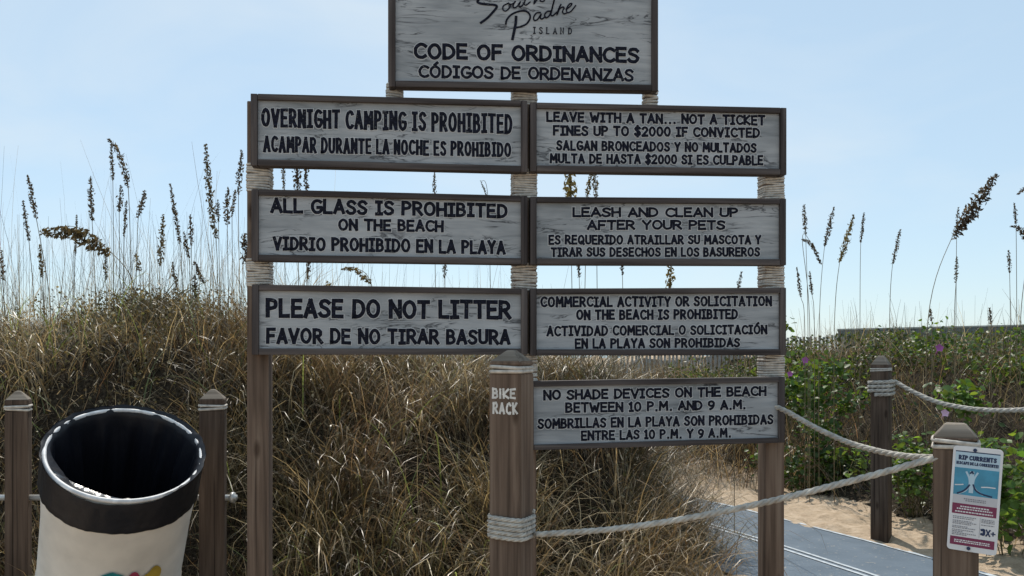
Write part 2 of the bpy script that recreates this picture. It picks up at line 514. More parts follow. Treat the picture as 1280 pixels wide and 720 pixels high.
# blue access mat with two pale stripes, lying on the sand
def ribbon_on_path(off0, off1, lift, y0, y1, n, wob=0.0):
    vs = []; ys = np.linspace(y0, y1, n)
    for k, yy in enumerate(ys):
        x = float(path_x(yy)); dx = float(path_x(yy + 0.15) - path_x(yy - 0.15)) / 0.3
        t = Vector((dx, 1, 0)).normalized(); nr = Vector((t.y, -t.x, 0))
        for q in range(7):
            f = q / 6
            o_ = off0 + (off1 - off0) * f
            if wob and q in (0, 6):
                o_ += wob * (vnoise(yy, q, 4.0, 5) - 0.5)
            p = Vector((x, yy, 0)) + nr * o_
            z = lift + 0.006 * (float(vnoise(p.x, p.y, 1.5, 8)) - 0.5)
            vs.append((p.x, p.y, z))
    fs = [(k * 7 + q, k * 7 + q + 1, (k + 1) * 7 + q + 1, (k + 1) * 7 + q) for k in range(n - 1) for q in range(6)]
    return vs, fs

M_mat, nt, out = nt_new('blue_woven_mat')
b = N(nt, 'ShaderNodeBsdfPrincipled'); b.inputs['Roughness'].default_value = 0.7
t1 = N(nt, 'ShaderNodeTexNoise', i_Scale=5.0, i_Detail=6.0); nt.links.new(coords(nt, (1, 1, 1), False), t1.inputs['Vector'])
r1 = ramp(nt, t1.outputs[0], [(0.3, (0.062, 0.094, 0.132)), (0.7, (0.092, 0.128, 0.170))])
t2 = N(nt, 'ShaderNodeTexNoise', i_Scale=38.0, i_Detail=4.0); nt.links.new(coords(nt, (1, 1, 1), False), t2.inputs['Vector'])
r2 = ramp(nt, t2.outputs[0], [(0.64, (0, 0, 0)), (0.72, (.6, .6, .6))])
mx = N(nt, 'ShaderNodeMix', data_type='RGBA'); nt.links.new(r2.outputs[0], mx.inputs[0]); nt.links.new(r1.outputs[0], mx.inputs[6]); mx.inputs[7].default_value = (0.36, 0.32, 0.26, 1)
nt.links.new(mx.outputs[2], b.inputs['Base Color'])
bp = N(nt, 'ShaderNodeBump', i_Strength=0.4, i_Distance=0.004); nt.links.new(t2.outputs[0], bp.inputs['Height']); nt.links.new(bp.outputs[0], b.inputs['Normal'])
nt.links.new(b.outputs[0], out.inputs[0])
M_stripe = mat_plain('pale_stripe', (0.42, 0.46, 0.50), 0.8, 0.2, 0.25, 25)
v_, f_ = ribbon_on_path(-0.73, 0.70, 0.010, 2.2, 8.0, 60, 0.05)
path = structure(mesh_obj('access_path', v_, f_, M_mat, smooth=True))
mb = MB()
for a_, b_ in ((-0.045, -0.018), (0.018, 0.045)):
    v_, f_ = ribbon_on_path(a_, b_, 0.0145, 2.2, 8.0, 60); mb.add(v_, f_)
v_, f_ = ribbon_on_path(0.665, 0.70, 0.0145, 2.2, 8.0, 60, 0.02); mb.add(v_, f_)
mb.obj('path_stripe', M_stripe, path, True)

# ---------------------------------------------------------------- hand lettered alphabet (centre lines in a unit box)
def arc(cx, cy, rx, ry, a0, a1, n=10):
    return [(cx + rx * math.cos(R(a0 + (a1 - a0) * k / n)), cy + ry * math.sin(R(a0 + (a1 - a0) * k / n))) for k in range(n + 1)]
_O = arc(.31, .5, .31, .5, 90, 450, 20)[:-1]
_S = [(.50, .86), (.40, .97), (.25, 1.0), (.10, .94), (.03, .79), (.08, .64), (.24, .54), (.40, .45), (.51, .31), (.49, .14), (.36, .02), (.20, 0), (.07, .05), (0, .17)]
_P = [(0, 1), (.2, 1)] + arc(.22, .74, .27, .26, 90, -90, 8) + [(.02, .47)]
G = {
 'A': (.60, [[(0, 0), (.30, 1), (.60, 0)], [(.12, .30), (.48, .30)]]),
 'B': (.50, [[(0, 0), (0, 1), (.18, 1)] + arc(.2, .77, .24, .23, 90, -90, 8) + [(.03, .54)], [(.16, .54)] + arc(.22, .27, .28, .27, 90, -90, 8) + [(0, 0)]]),
 'C': (.55, [arc(.34, .5, .34, .5, 48, 312, 16)]),
 'D': (.56, [[(0, 0), (0, 1), (.14, 1)] + arc(.16, .5, .40, .5, 90, -90, 12) + [(0, 0)]]),
 'E': (.48, [[(.46, 1), (0, 1), (0, 0), (.48, 0)], [(.0, .52), (.40, .52)]]),
 'F': (.46, [[(.46, 1), (0, 1), (0, 0)], [(0, .50), (.38, .50)]]),
 'G': (.58, [arc(.34, .5, .34, .5, 52, 340, 16) + [(.60, .44), (.38, .44)]]),
 'H': (.54, [[(0, 0), (0, 1)], [(.54, 0), (.54, 1)], [(0, .5), (.54, .5)]]),
 'I': (.34, [[(.17, 0), (.17, 1)], [(0, 1), (.34, 1)], [(0, 0), (.34, 0)]]),
 'K': (.52, [[(0, 0), (0, 1)], [(.50, 1), (.03, .45), (.52, 0)]]),
 'L': (.44, [[(0, 1), (0, 0), (.44, 0)]]),
 'M': (.70, [[(0, 0), (.05, 1), (.35, .36), (.65, 1), (.70, 0)]]),
 'N': (.54, [[(0, 0), (0, 1), (.54, 0), (.54, 1)]]),
 'O': (.62, [('c', _O)]),
 'P': (.49, [[(0, 0), (0, 1)], _P]),
 'Q': (.64, [('c', _O), [(.38, .26), (.64, -.04)]]),
 'R': (.54, [[(0, 0), (0, 1)], _P, [(.22, .47), (.54, 0)]]),
 'S': (.51, [_S]),
 'T': (.54, [[(0, 1), (.54, 1)], [(.27, 1), (.27, 0)]]),
 'U': (.54, [[(0, 1), (0, .28)] + arc(.27, .28, .27, .28, 180, 360, 10) + [(.54, 1)]]),
 'V': (.58, [[(0, 1), (.29, 0), (.58, 1)]]),
 'W': (.80, [[(0, 1), (.20, 0), (.40, .62), (.60, 0), (.80, 1)]]),
 'Y': (.56, [[(0, 1), (.28, .46), (.56, 1)], [(.28, .46), (.28, 0)]]),
 'Z': (.52, [[(.02, 1), (.50, 1), (0, 0), (.52, 0)]]),
 '0': (.52, [('c', arc(.26, .5, .26, .5, 90, 450, 18)[:-1])]),
 '1': (.26, [[(0, .84), (.14, 1), (.14, 0)], [(0, 0), (.28, 0)]]),
 '2': (.48, [arc(.24, .73, .24, .27, 160, -30, 9) + [(0, 0), (.48, 0)]]),
 '9': (.48, [('c', arc(.24, .70, .24, .30, 0, 360, 16)[:-1]), [(.48, .72), (.46, .40), (.34, .10), (.14, 0)]]),
 '$': (.51, [_S, [(.26, 1.14), (.26, -.14)]]),
 '.': (.02, [[(0, .0), (.02, .0)]]),
 '!': (.04, [[(.02, 1), (.02, .34)], [(.01, .0), (.03, .0)]]),
 '\u00a1': (.04, [[(.02, .66), (.02, 0)], [(.01, 1.0), (.03, 1.0)]]),
 'i': (.10, [[(.05, 0), (.05, .62)], [(.04, .92), (.06, .92)]]),
}
G['\u00d3'] = (.62, [('c', _O), [(.28, 1.16), (.46, 1.36)]])

def strip(mb, pts, t, closed, depth, mi, flare=True):
    """a flat painted stroke along pts (2-D), thickness t, as one mitred band at local y = depth"""
    n = len(pts)
    pts = [Vector((p[0], p[1])) for p in pts]
    L = []; Rr = []
    for i in range(n):
        a = pts[(i - 1) % n] if (closed or i > 0) else None
        c = pts[(i + 1) % n] if (closed or i < n - 1) else None
        p = pts[i].copy()
        if a is None:
            d = (c - p).normalized() if (c - p).length > 1e-9 else Vector((1, 0)); nrm = Vector((-d.y, d.x)); mf = 1.0
            p -= d * t * 0.5
        elif c is None:
            d = (p - a).normalized() if (p - a).length > 1e-9 else Vector((1, 0)); nrm = Vector((-d.y, d.x)); mf = 1.0
            p += d * t * 0.5
        else:
            d0 = (p - a).normalized(); d1 = (c - p).normalized()
            n0 = Vector((-d0.y, d0.x)); n1 = Vector((-d1.y, d1.x))
            nrm = n0 + n1
            if nrm.length < 1e-4:
                nrm = n0
            nrm.normalize()
            mf = 1.0 / max(0.5, nrm.dot(n0))
        w = t * 0.5 * mf
        if flare and not closed and (a is None or c is None):
            w *= 1.10
        L.append(p + nrm * w); Rr.append(p - nrm * w)
    vs = [(q.x, depth, q.y) for q in L] + [(q.x, depth, q.y) for q in Rr]
    fs = []
    for i in range(n if closed else n - 1):
        j = (i + 1) % n
        fs.append((i, n + i, n + j, j))
    mb.add(vs, fs, mi)

def text_strokes(text, x0, x1, zb0, zt0, zb1, zt1, t, jit=0.012, gap=0.03, space=0.46):
    """centre-line strokes of a line of lettering fitted between four measured corners"""
    hgt = ((zt0 - zb0) + (zt1 - zb1)) / 2
    ws = 0.0; fixed = 0.0
    for k, ch in enumerate(text):
        if ch == ' ':
            ws += space; fixed += .04 * hgt; continue
        ws += G[ch][0]
        fixed += t + (.16 * hgt if ch in '.' else 0)
        if k + 1 < len(text) and text[k + 1] != ' ':
            fixed += gap * hgt
    sx = max(0.05 * hgt, (x1 - x0 - fixed) / max(ws, 1e-6))
    out_ = []
    x = x0
    for k, ch in enumerate(text):
        if ch == ' ':
            x += space * sx + .04 * hgt; continue
        w, polys = G[ch]
        dz = random.uniform(-.02, .02) * hgt
        if ch == '.':
            x += .10 * hgt
        for pl in polys:
            closed = isinstance(pl, tuple)
            pts = pl[1] if closed else pl
            q = []
            for (u, v) in pts:
                xx = x + t / 2 + (u + random.uniform(-jit, jit)) * sx
                f = (xx - x0) / (x1 - x0)
                zb = zb0 + (zb1 - zb0) * f; zt = zt0 + (zt1 - zt0) * f
                q.append((xx, zb + t / 2 + dz + (v + random.uniform(-jit, jit)) * (zt - zb - t)))
            if closed:
                out_.append((q, True)); continue
            if ch == '.':
                out_.append(([(q[0][0] - .004 * hgt, q[0][1]), (q[0][0] + .004 * hgt, q[0][1])], False)); continue
            a_ = 0                                   # separate pen strokes at sharp corners
            for m_ in range(1, len(q) - 1):
                d0 = (Vector(q[m_]) - Vector(q[m_ - 1])); d1 = (Vector(q[m_ + 1]) - Vector(q[m_]))
                if d0.length > 1e-7 and d1.length > 1e-7 and d0.angle(d1) > R(100):
                    out_.append((q[a_:m_ + 1], False)); a_ = m_
            out_.append((q[a_:], False))
        x += w * sx + t + (.06 * hgt if ch == '.' else 0)
        if k + 1 < len(text) and text[k + 1] != ' ':
            x += gap * hgt
    return out_

def paint_line(name, strokes, t, halo, y, mats, parent):
    mb = MB()
    k = 0
    for q, c in strokes:
        if halo > 0:
            strip(mb, q, t + 2 * halo, c, y - 0.0004 - 0.00002 * (k % 40), 1, False)
        k += 1
    for k, (q, c) in enumerate(strokes):
        strip(mb, q, t, c, y - 0.0016 - 0.00002 * (k % 40), 0)
    return mb.obj(name, mats, parent)

# ---------------------------------------------------------------- the notice board
Y0 = 2.73; K = 0.1016; KN = math.sqrt(1 + K * K); ANG = math.atan(K)
def uz(px, py, back=0.0):
    """photo pixel -> local (u, z) on the board plane (or a plane set `back` metres behind it)"""
    a = (px - 640) / 1000
    y0 = Y0 + back * KN
    y = y0 / (1 - K * a)
    # local u of world point (a*y, y): rotate about (0, Y0)
    wx, wy = a * y, y - Y0
    u = (wx + K * wy) / KN
    return u, H + (440 - py) / 1000 * y

sign = empty('notice_board', (0, Y0, 0), ANG)
tag(sign, 'tall wooden notice board with eight grey painted boards of black beach rules', 'sign')

def solve_post(px0, px1, d, rot):
    """side of a square post turned by rot that spans px0..px1 at depth d, and its centre x"""
    s = 0.1; cx = ((px0 + px1) / 2 - 640) / 1000 * d
    for _ in range(60):
        ca, sa = math.cos(rot), math.sin(rot)
        c = [(cx + s / 2 * (i * ca - j * sa), d + s / 2 * (i * sa + j * ca)) for i in (-1, 1) for j in (-1, 1)]
        p = [640 + 1000 * x / y for x, y in c]
        w = max(p) - min(p)
        s *= (px1 - px0) / w
        cx += ((px0 + px1) / 2 - (max(p) + min(p)) / 2) / 1000 * d
    return s, cx

def wrap_rings(mb, cx, cy, s, z0, z1, r, sag=0.0):
    """cord wound round a square post as close stacked turns"""
    n = max(2, int(round((z1 - z0) / (2.0 * r))))
    half = s / 2 + r * 0.7; rc = 0.012
    base = []
    for (qx, qy, a0) in ((1, 1, 0), (-1, 1, 90), (-1, -1, 180), (1, -1, 270)):
        for k in range(4):
            a = R(a0 + 90 * k / 3)
            base.append((qx * (half - rc) + rc * math.cos(a), qy * (half - rc) + rc * math.sin(a)))
    for i in range(n):
        z = z0 + (i + 0.5) * (z1 - z0) / n
        tilt = random.uniform(-.0012, .0012); g = random.uniform(-.001, .0012)
        ph = random.random() * 6
        pts = [(cx + bx * (1 + g / half), cy + by * (1 + g / half), z + tilt * bx / half * 3 + 0.0006 * math.sin(ph + bx * 60)) for bx, by in base]
        mb.tube(pts, r, 6, True)

def fit_post(px0, px1):
    s = 0.09; uc = uz((px0 + px1) / 2, 300, .09)[0]
    ca, sa = math.cos(ANG), math.sin(ANG)
    for _ in range(60):
        px = []
        for u in (uc - s / 2, uc + s / 2):
            for y in (.046, .046 + s):
                px.append(640 + 1000 * (u * ca - y * sa) / (Y0 + u * sa + y * ca))
        s *= (px1 - px0) / (max(px) - min(px))
        uc += ((px0 + px1) / 2 - (max(px) + min(px)) / 2) / 1000 * Y0
    return s, uc, .046 + s / 2

def sign_post(px0, px1, ztop, zbot, wraps, label=None):
    s, uc, yc = fit_post(px0, px1)
    mb = MB(); mb.box(uc - s / 2, uc + s / 2, yc - s / 2, yc + s / 2, zbot, ztop, 0.004)
    o = shade_auto(mb.obj('post', M_post, sign))
    for (pa, pb) in wraps:
        _, za = uz((px0 + px1) / 2, pb, 0.05); _, zb = uz((px0 + px1) / 2, pa, 0.05)
        w = MB(); wrap_rings(w, uc, yc, s - .004, za, zb, 0.0044)
        w.obj('rope_wrap', M_wrap, o, True)
    return o, uc, yc, s

zt_row1 = uz(640, 121)[1]
sign_post(308.5, 341, uz(325, 121)[1], -0.35, [(204, 240), (323, 359)])
sign_post(639.5, 670.5, uz(655, -20)[1], -0.35, [(106, 132), (211, 248), (328, 364), (441, 478)])
_, ucR, ycR, sR = sign_post(947, 980.5, uz(965, 137)[1], -0.35, [(216, 252), (329, 364), (442, 476)])
def stub(px0, px1, wr):
    s, uc, yc = fit_post(px0, px1)
    z1 = uz(px0, -30)[1]; z0 = uz(px0, 150)[1]
    mb = MB(); mb.box(uc - s / 2, uc + s / 2, yc - s / 2, yc + s / 2, z0, z1, 0.003)
    o = shade_auto(mb.obj('post', M_post, sign))
    w = MB(); wrap_rings(w, uc, yc, s, uz(px0, wr[1], .05)[1], uz(px0, wr[0], .05)[1], 0.0047); w.obj('rope_wrap', M_wrap, o, True)
stub(485, 501.5, (104, 128)); stub(804, 821, (108, 136))

# board: quad TL TR BR BL, then lines (text, xl, xr, top_l, base_l, top_r, base_r, thickness factor)
BOARDS = [
 ('heading board', [(486, -48), (823, -45), (823, 113.5), (486, 108)], [
   ('CODE OF ORDINANCES', 517, 799, 53, 74, 59.5, 79.5, .175),
   ('C\u00d3DIGOS DE ORDENANZAS', 523, 792, 81, 97.5, 86, 102.5, .17)]),
 ('camping board', [(313, 116.5), (659.5, 125.5), (659.5, 215), (313, 206.5)], [
   ('OVERNIGHT CAMPING IS PROHIBITED', 326.5, 640.6, 135, 158.8, 142.5, 167.5, .132),
   ('ACAMPAR DURANTE LA NOCHE ES PROHIBIDO', 329, 639, 169.5, 190.3, 178.3, 196.9, .138)]),
 ('ticket board', [(663, 127.5), (983.5, 134.5), (983.5, 218.5), (663, 214)], [
   ('LEAVE WITH A TAN... NOT A TICKET', 682.6, 956.4, 139.5, 152.7, 144, 157.2, .185),
   ('FINES UP TO $2000 IF CONVICTED', 691, 949.8, 156.4, 169.8, 159.6, 172.6, .185),
   ('SALGAN BRONCEADOS Y NO MULTADOS', 695, 945.6, 175.2, 188.4, 178.9, 191.5, .18),
   ('MULTA DE HASTA $2000 SI ES CULPABLE', 687, 954, 191.5, 204.2, 194.2, 207, .18)]),
 ('glass board', [(314, 236), (659.5, 244.5), (659.5, 330.5), (314, 326)], [
   ('ALL GLASS IS PROHIBITED', 338, 634.7, 246.9, 266.2, 254.8, 273, .175),
   ('ON THE BEACH', 422.7, 554.7, 272.8, 288.2, 275.2, 290.6, .18),
   ('VIDRIO PROHIBIDO EN LA PLAYA', 341, 631.9, 295.2, 312.8, 300.8, 318.5, .17)]),
 ('leash board', [(663, 245.5), (983, 248), (983, 331.5), (663, 330.5)], [
   ('LEASH AND CLEAN UP', 715.6, 922.5, 259, 271.7, 259.5, 271.9, .19),
   ('AFTER YOUR PETS', 733.6, 906.4, 274.7, 287.7, 274.9, 287.4, .19),
   ('ES REQUERIDO ATRAILLAR SU MASCOTA Y', 685.4, 951.3, 293.4, 306.1, 293.7, 305.7, .18),
   ('TIRAR SUS DESECHOS EN LOS BASUREROS', 688.2, 949.9, 309.1, 321.4, 308.9, 321.1, .18)]),
 ('litter board', [(314.5, 355.5), (659.5, 360.5), (659.5, 443.5), (314.5, 443.5)], [
   ('PLEASE DO NOT LITTER', 332, 639, 373, 397.6, 375.4, 399.4, .165),
   ('FAVOR DE NO TIRAR BASURA', 332.8, 638, 409.6, 430, 411.6, 431, .17)]),
 ('commerce board', [(663, 360.5), (983, 359.5), (983, 444), (663, 444.5)], [
   ('COMMERCIAL ACTIVITY OR SOLICITATION', 675.3, 964.7, 370.6, 384.5, 369.9, 383, .175),
   ('ON THE BEACH IS PROHIBITED', 720, 922.4, 387, 400.4, 386, 399.2, .18),
   ('ACTIVIDAD COMERCIAL O SOLICITACI\u00d3N', 683, 958.9, 407, 420.7, 405.7, 417.8, .175),
   ('EN LA PLAYA SON PROHIBIDAS', 718.3, 924.9, 422.9, 436.2, 422, 434.2, .18)]),
 ('shade board', [(659.5, 476.5), (981.5, 471), (981.5, 553.5), (659.5, 563)], [
   ('NO SHADE DEVICES ON THE BEACH', 679, 958, 487.3, 500.5, 482.4, 495.2, .185),
   ('BETWEEN 10 P.M. AND 9 A.M.', 706.5, 932.8, 503, 516.5, 499.5, 511.7, .185),
   ('SOMBRILLAS EN LA PLAYA SON PROHIBIDAS', 671.8, 966.5, 523.2, 536.6, 517.6, 530.5, .175),
   ('ENTRE LAS 10 P.M. Y 9 A.M.', 726, 914.4, 538.2, 551, 534.7, 546.9, .18)]),
]
def build_board(nm, quad, lines):
    TL, TR, BR, BL = [uz(*q) for q in quad]
    u0 = (TL[0] + BL[0]) / 2; u1 = (TR[0] + BR[0]) / 2
    zl, zr = (TL[1] + BL[1]) / 2, (TR[1] + BR[1]) / 2
    hl, hr = TL[1] - BL[1], TR[1] - BR[1]
    def zc(u, f):                        # f: 0 bottom .. 1 top
        k = (u - u0) / (u1 - u0)
        return (zl + (zr - zl) * k) + (f - 0.5) * (hl + (hr - hl) * k)
    fw = 0.022; ft = 0.0195; fb = 0.018 if nm == 'shade board' else 0.0215; FD = 0.014; T = 0.044
    mb = MB()                            # painted panel, recessed behind the frame
    def prism(mb, quad2, y0, y1, bev=0.0):
        bm = bmesh.new()
        a = [bm.verts.new((q[0], y0, q[1])) for q in quad2]; c = [bm.verts.new((q[0], y1, q[1])) for q in quad2]
        bm.faces.new(a); bm.faces.new(c[::-1])
        n = len(a)
        for i in range(n):
            bm.faces.new((a[i], c[i], c[(i + 1) % n], a[(i + 1) % n]))
        bmesh.ops.recalc_face_normals(bm, faces=list(bm.faces))
        if bev:
            bmesh.ops.bevel(bm, geom=list(bm.edges), offset=bev, segments=2, affect='EDGES', profile=0.6)
        mb.bm(bm)
    i = 0.004
    def pt(u, du, f, dz):
        return (u + du, zc(u, f) + dz)
    prism(mb, [pt(u0, i, 0, i), pt(u1, -i, 0, i), pt(u1, -i, 1, -i), pt(u0, i, 1, -i)], FD, T - 0.004)
    face = mb.obj('sign_board', M_face, sign)
    # frame bars (rails between the stiles)
    e = 0.0006
    rb = MB()
    r2_ = MB()
    prism(rb, [pt(u0, fw + e, 0, 0), pt(u1, -fw - e, 0, 0), pt(u1, -fw - e, 0, fb), pt(u0, fw + e, 0, fb)], 0.0, T, 0.003)
    prism(r2_, [pt(u0, fw + e, 1, -ft), pt(u1, -fw - e, 1, -ft), pt(u1, -fw - e, 1, 0), pt(u0, fw + e, 1, 0)], 0.0, T, 0.003)
    shade_auto(rb.obj('frame_rail', M_frame, face)); shade_auto(r2_.obj('frame_rail', M_frame, face))
    sb = MB(); s2_ = MB()
    prism(sb, [pt(u0, 0, 0, 0), pt(u0, fw, 0, 0), pt(u0, fw, 1, 0), pt(u0, 0, 1, 0)], 0.0005, T - 0.0005, 0.003)
    prism(s2_, [pt(u1, -fw, 0, 0), pt(u1, 0, 0, 0), pt(u1, 0, 1, 0), pt(u1, -fw, 1, 0)], 0.0005, T - 0.0005, 0.003)
    shade_auto(sb.obj('frame_stile', M_framev, face)); shade_auto(s2_.obj('frame_stile', M_framev, face))
    for (txt, xl, xr, tl, bl, tr, br, tf) in lines:
        A = uz(xl, bl, FD); B = uz(xl, tl, FD); C = uz(xr, br, FD); D = uz(xr, tr, FD)
        t = 1.21 * tf * ((B[1] - A[1]) + (D[1] - C[1])) / 2
        st = text_strokes(txt, A[0], C[0], A[1], B[1], C[1], D[1], t)
        paint_line('lettering', st, t, 0.0024, FD, [M_ink, M_halo], face)
    return face, FD
boards = {}
for nm, quad, lines in BOARDS:
    boards[nm] = build_board(nm, quad, lines)

# the flowing script and small serif word on the heading board, drawn in photo pixels x8 from (580, 0)
face, FD = boards['heading board']
def scr(pts, n=6):
    """smooth a hand drawn line (Catmull-Rom)"""
    p = [Vector(q) for q in pts]; p = [p[0]] + p + [p[-1]]
    r = []
    for i in range(1, len(p) - 2):
        for k in range(n):
            t = k / n
            r.append(0.5 * ((2 * p[i]) + (-p[i - 1] + p[i + 1]) * t + (2 * p[i - 1] - 5 * p[i] + 4 * p[i + 1] - p[i + 2]) * t * t + (-p[i - 1] + 3 * p[i] - 3 * p[i + 1] + p[i + 2]) * t ** 3))
    r.append(p[-2])
    return r
SCRIPT = [
 ([(345, -55), (290, -70), (215, -45), (150, -5), (138, 25), (200, 42), (300, 50), (328, 68), (300, 110), (235, 180), (170, 228)], 19),
 ([(440, 35), (395, 60), (388, 95), (415, 112), (450, 85), (462, 50), (440, 35), (470, 45), (500, 30)], 11),
 ([(512, 15), (492, 55), (498, 80), (530, 66), (562, 22), (548, 60), (566, 70), (595, 40)], 11),
 ([(640, -75), (612, 0), (602, 42), (622, 52), (660, 22)], 11), ([(575, -20), (680, -48)], 9),
 ([(745, -95), (715, -20), (700, 38), (735, -8), (765, -22), (762, 10), (790, 16), (805, 0)], 11),
 ([(520, 172), (516, 240), (500, 320), (485, 390)], 22),
 ([(418, 240), (428, 200), (470, 150), (540, 118), (610, 112), (652, 140), (660, 185), (625, 240), (565, 268), (515, 278)], 15),
 ([(762, 128), (725, 132), (697, 172), (702, 205), (735, 196), (770, 145), (762, 178), (778, 192), (812, 168)], 12),
 ([(868, 112), (830, 118), (806, 150), (818, 180), (852, 158), (880, 90), (905, -15), (880, 90), (868, 148), (888, 158), (925, 125)], 12),
 ([(968, 48), (945, 95), (930, 148), (955, 92), (990, 72), (1000, 84)], 12),
 ([(1000, 84), (984, 118), (1000, 140), (1030, 130)], 11),
 ([(1022, 96), (1065, 62), (1078, 38), (1052, 44), (1024, 92), (1034, 128), (1072, 112), (1115, 58)], 11),
]
st = []
mb = MB()
for k, (pts, wd) in enumerate(SCRIPT):
    q = [uz(580 + p.x / 8, p.y / 8, FD) for p in scr(pts)]
    strip(mb, q, 1.3 * wd / 8 * 0.00268, False, FD - 0.0014 - 0.00003 * k, 0, False)
mb.obj('script_lettering', M_ink, face)
mb = MB()
xs = [667.5, 675, 684, 692.5, 701.5, 711.5]
for ch, x in zip('ISLAND', xs):
    k = (x - 667) / 50
    A = uz(x, 42 + 0.6 * k, FD); B = uz(x, 34.3 + 1.3 * k, FD); hh = B[1] - A[1]
    w, polys = G[ch]
    for n_, pl in enumerate(polys):
        closed = isinstance(pl, tuple); pts = pl[1] if closed else pl
        strip(mb, [(A[0] + (u - .1) * hh * 0.85, A[1] + v * hh) for u, v in pts], 0.0034, closed, FD - 0.0014 - 0.00003 * n_, 0)
    if ch in 'LAND':
        for (u, v) in ((0, 0), (w, 0)) if ch == 'A' else ((0, 0), (0, 1)):
            strip(mb, [(A[0] + (u - .22) * hh * 0.85, A[1] + v * hh), (A[0] + (u + .02) * hh * 0.85, A[1] + v * hh)], 0.002, False, FD - 0.0016, 0)
mb.obj('lettering', M_ink, face)

# ---------------------------------------------------------------- posts with pyramid caps and rope-filled groove
def bollard(px0, px1, d, rot, top_py, eave_py, cord_py, zbot, label, mat=M_postd, flat=0.25, name='rope_post', cordr=0.006, nc=2):
    s, cx = solve_post(px0, px1, d, rot)
    zt = H + (440 - top_py) / 1000 * d; ze = H + (440 - eave_py) / 1000 * d; zc_ = H + (440 - cord_py) / 1000 * d
    o = empty(name, (cx, d, 0), rot)
    tag(o, label, 'post')
    h = s / 2
    g = 0.008; gz = cordr * nc * 1.05
    rings = [(h, zbot), (h, zc_ - gz), (h - g, zc_ - gz + 0.003), (h - g, zc_ + gz - 0.003), (h, zc_ + gz), (h, ze), (h * flat, zt)]
    bm = bmesh.new(); prev = None
    for (r_, z_) in rings:
        cur = [bm.verts.new((a * r_, b_ * r_, z_)) for a, b_ in ((-1, -1), (1, -1), (1, 1), (-1, 1))]
        if prev:
            for k in range(4):
                bm.faces.new((prev[k], prev[(k + 1) % 4], cur[(k + 1) % 4], cur[k]))
        else:
            bm.faces.new(cur[::-1])
        prev = cur
    bm.faces.new(prev)
    bmesh.ops.bevel(bm, geom=list(bm.edges), offset=0.0025, segments=2, affect='EDGES')
    mb = MB(); mb.bm(bm)
    body = shade_auto(mb.obj('timber', [mat, M_cap], o))
    for p_ in body.data.polygons:
        if p_.normal.z > .3 and p_.center.z > ze - .001:
            p_.material_index = 1
    w = MB(); wrap_rings(w, 0, 0, s - 2 * g + 0.006, zc_ - gz, zc_ + gz, cordr); w.obj('cord', M_wrap, o, True)
    return o, s, cx

# bike rack post in front of the board
bike, sB, cxB = bollard(611.5, 667, 2.46, R(-24), 437.5, 452, 461.5, -0.35,
        'brown post painted BiKE RACK standing before the notice board', M_post, 0.22)
for p_ in bike.children[0].data.polygons:
    p_.material_index = 0  # cap kept as dark as the post, its shade put into the colour
mb = MB()
zb = lambda py: H + (440 - py) / 1000 * (2.46 - sB / 2)
for txt, a0, a1, ya, yb in (('BiKE', -.40, .36, 485, 499), ('RACK', -.38, .42, 503, 518.5)):
    z0, z1 = zb(yb), zb(ya); t = 0.0062
    for k, (q, c) in enumerate(text_strokes(txt, a0 * sB, a1 * sB, z0, z1, z0 + 0.001, z1 - 0.001, t, 0.05, 0.08)):
        strip(mb, q, t, c, -sB / 2 - 0.0012 - 0.00003 * k, 0)
mb.obj('lettering', M_whitepaint, bike)

DN = 2.14
nearp, sN, cxN = bollard(1166, 1223.5, DN, R(-29), 529, 546, 553.5, -0.35, 'brown rope post carrying the rip currents warning plate', M_post, 0.45)
DF = 5.82
farp, sF, cxF = bollard(1088, 1115, DF, R(-38), 444.5, 456, 462, -0.35, 'dark rope post standing at the far edge of the blue path', M_postd, 0.3)
bollard(5.5, 40, 3.5, R(22), 488.5, 499.5, 509.5, -0.35, 'dark square post at the left of the trash drum', M_postd, 0.2)
pr, sPR, cxPR = bollard(248.5, 283.5, 3.5, R(14), 486.5, 498.5, 508.5, -0.35, 'dark square post between trash drum and notice board', M_postd, 0.2)
# a post out of the picture that takes the end of the far rope
offp, sO, cxO = bollard(1412, 1447, 4.6, R(-34), 440, 452, 460, -0.35, 'dark rope post past the right edge of the planting', M_postd, 0.3)

# ---------------------------------------------------------------- three strand ropes
def resample(pts, step):
    pts = [Vector(p) for p in pts]
    L = [0]
    for i in range(1, len(pts)):
        L.append(L[-1] + (pts[i] - pts[i - 1]).length)
    n = max(3, int(L[-1] / step)); r = []; j = 0
    for k in range(n + 1):
        s = L[-1] * k / n
        while j < len(pts) - 2 and L[j + 1] < s:
            j += 1
        f = (s - L[j]) / max(1e-9, L[j + 1] - L[j])
        r.append(pts[j].lerp(pts[j + 1], min(1, max(0, f))))
    return r

def rope_mesh(mb, pts, rad, pitch=None):
    pitch = pitch or rad * 7.5
    p = resample(pts, rad * 0.6)
    n = len(p)
    nn = None; frames = []
    s = 0
    for i in range(n):
        t = (p[min(n - 1, i + 1)] - p[max(0, i - 1)]).normalized()
        if nn is None:
            nn = t.orthogonal().normalized()
        nn = (nn - t * nn.dot(t)).normalized()
        frames.append((nn.copy(), t.cross(nn)))
    st = (p[1] - p[0]).length
    for k in range(3):
        q = []
        for i in range(n):
            a = 2 * math.pi * (k / 3 - i * st / pitch)
            q.append(p[i] + (frames[i][0] * math.cos(a) + frames[i][1] * math.sin(a)) * rad * 0.46)
        mb.tube(q, rad * 0.56, 6)

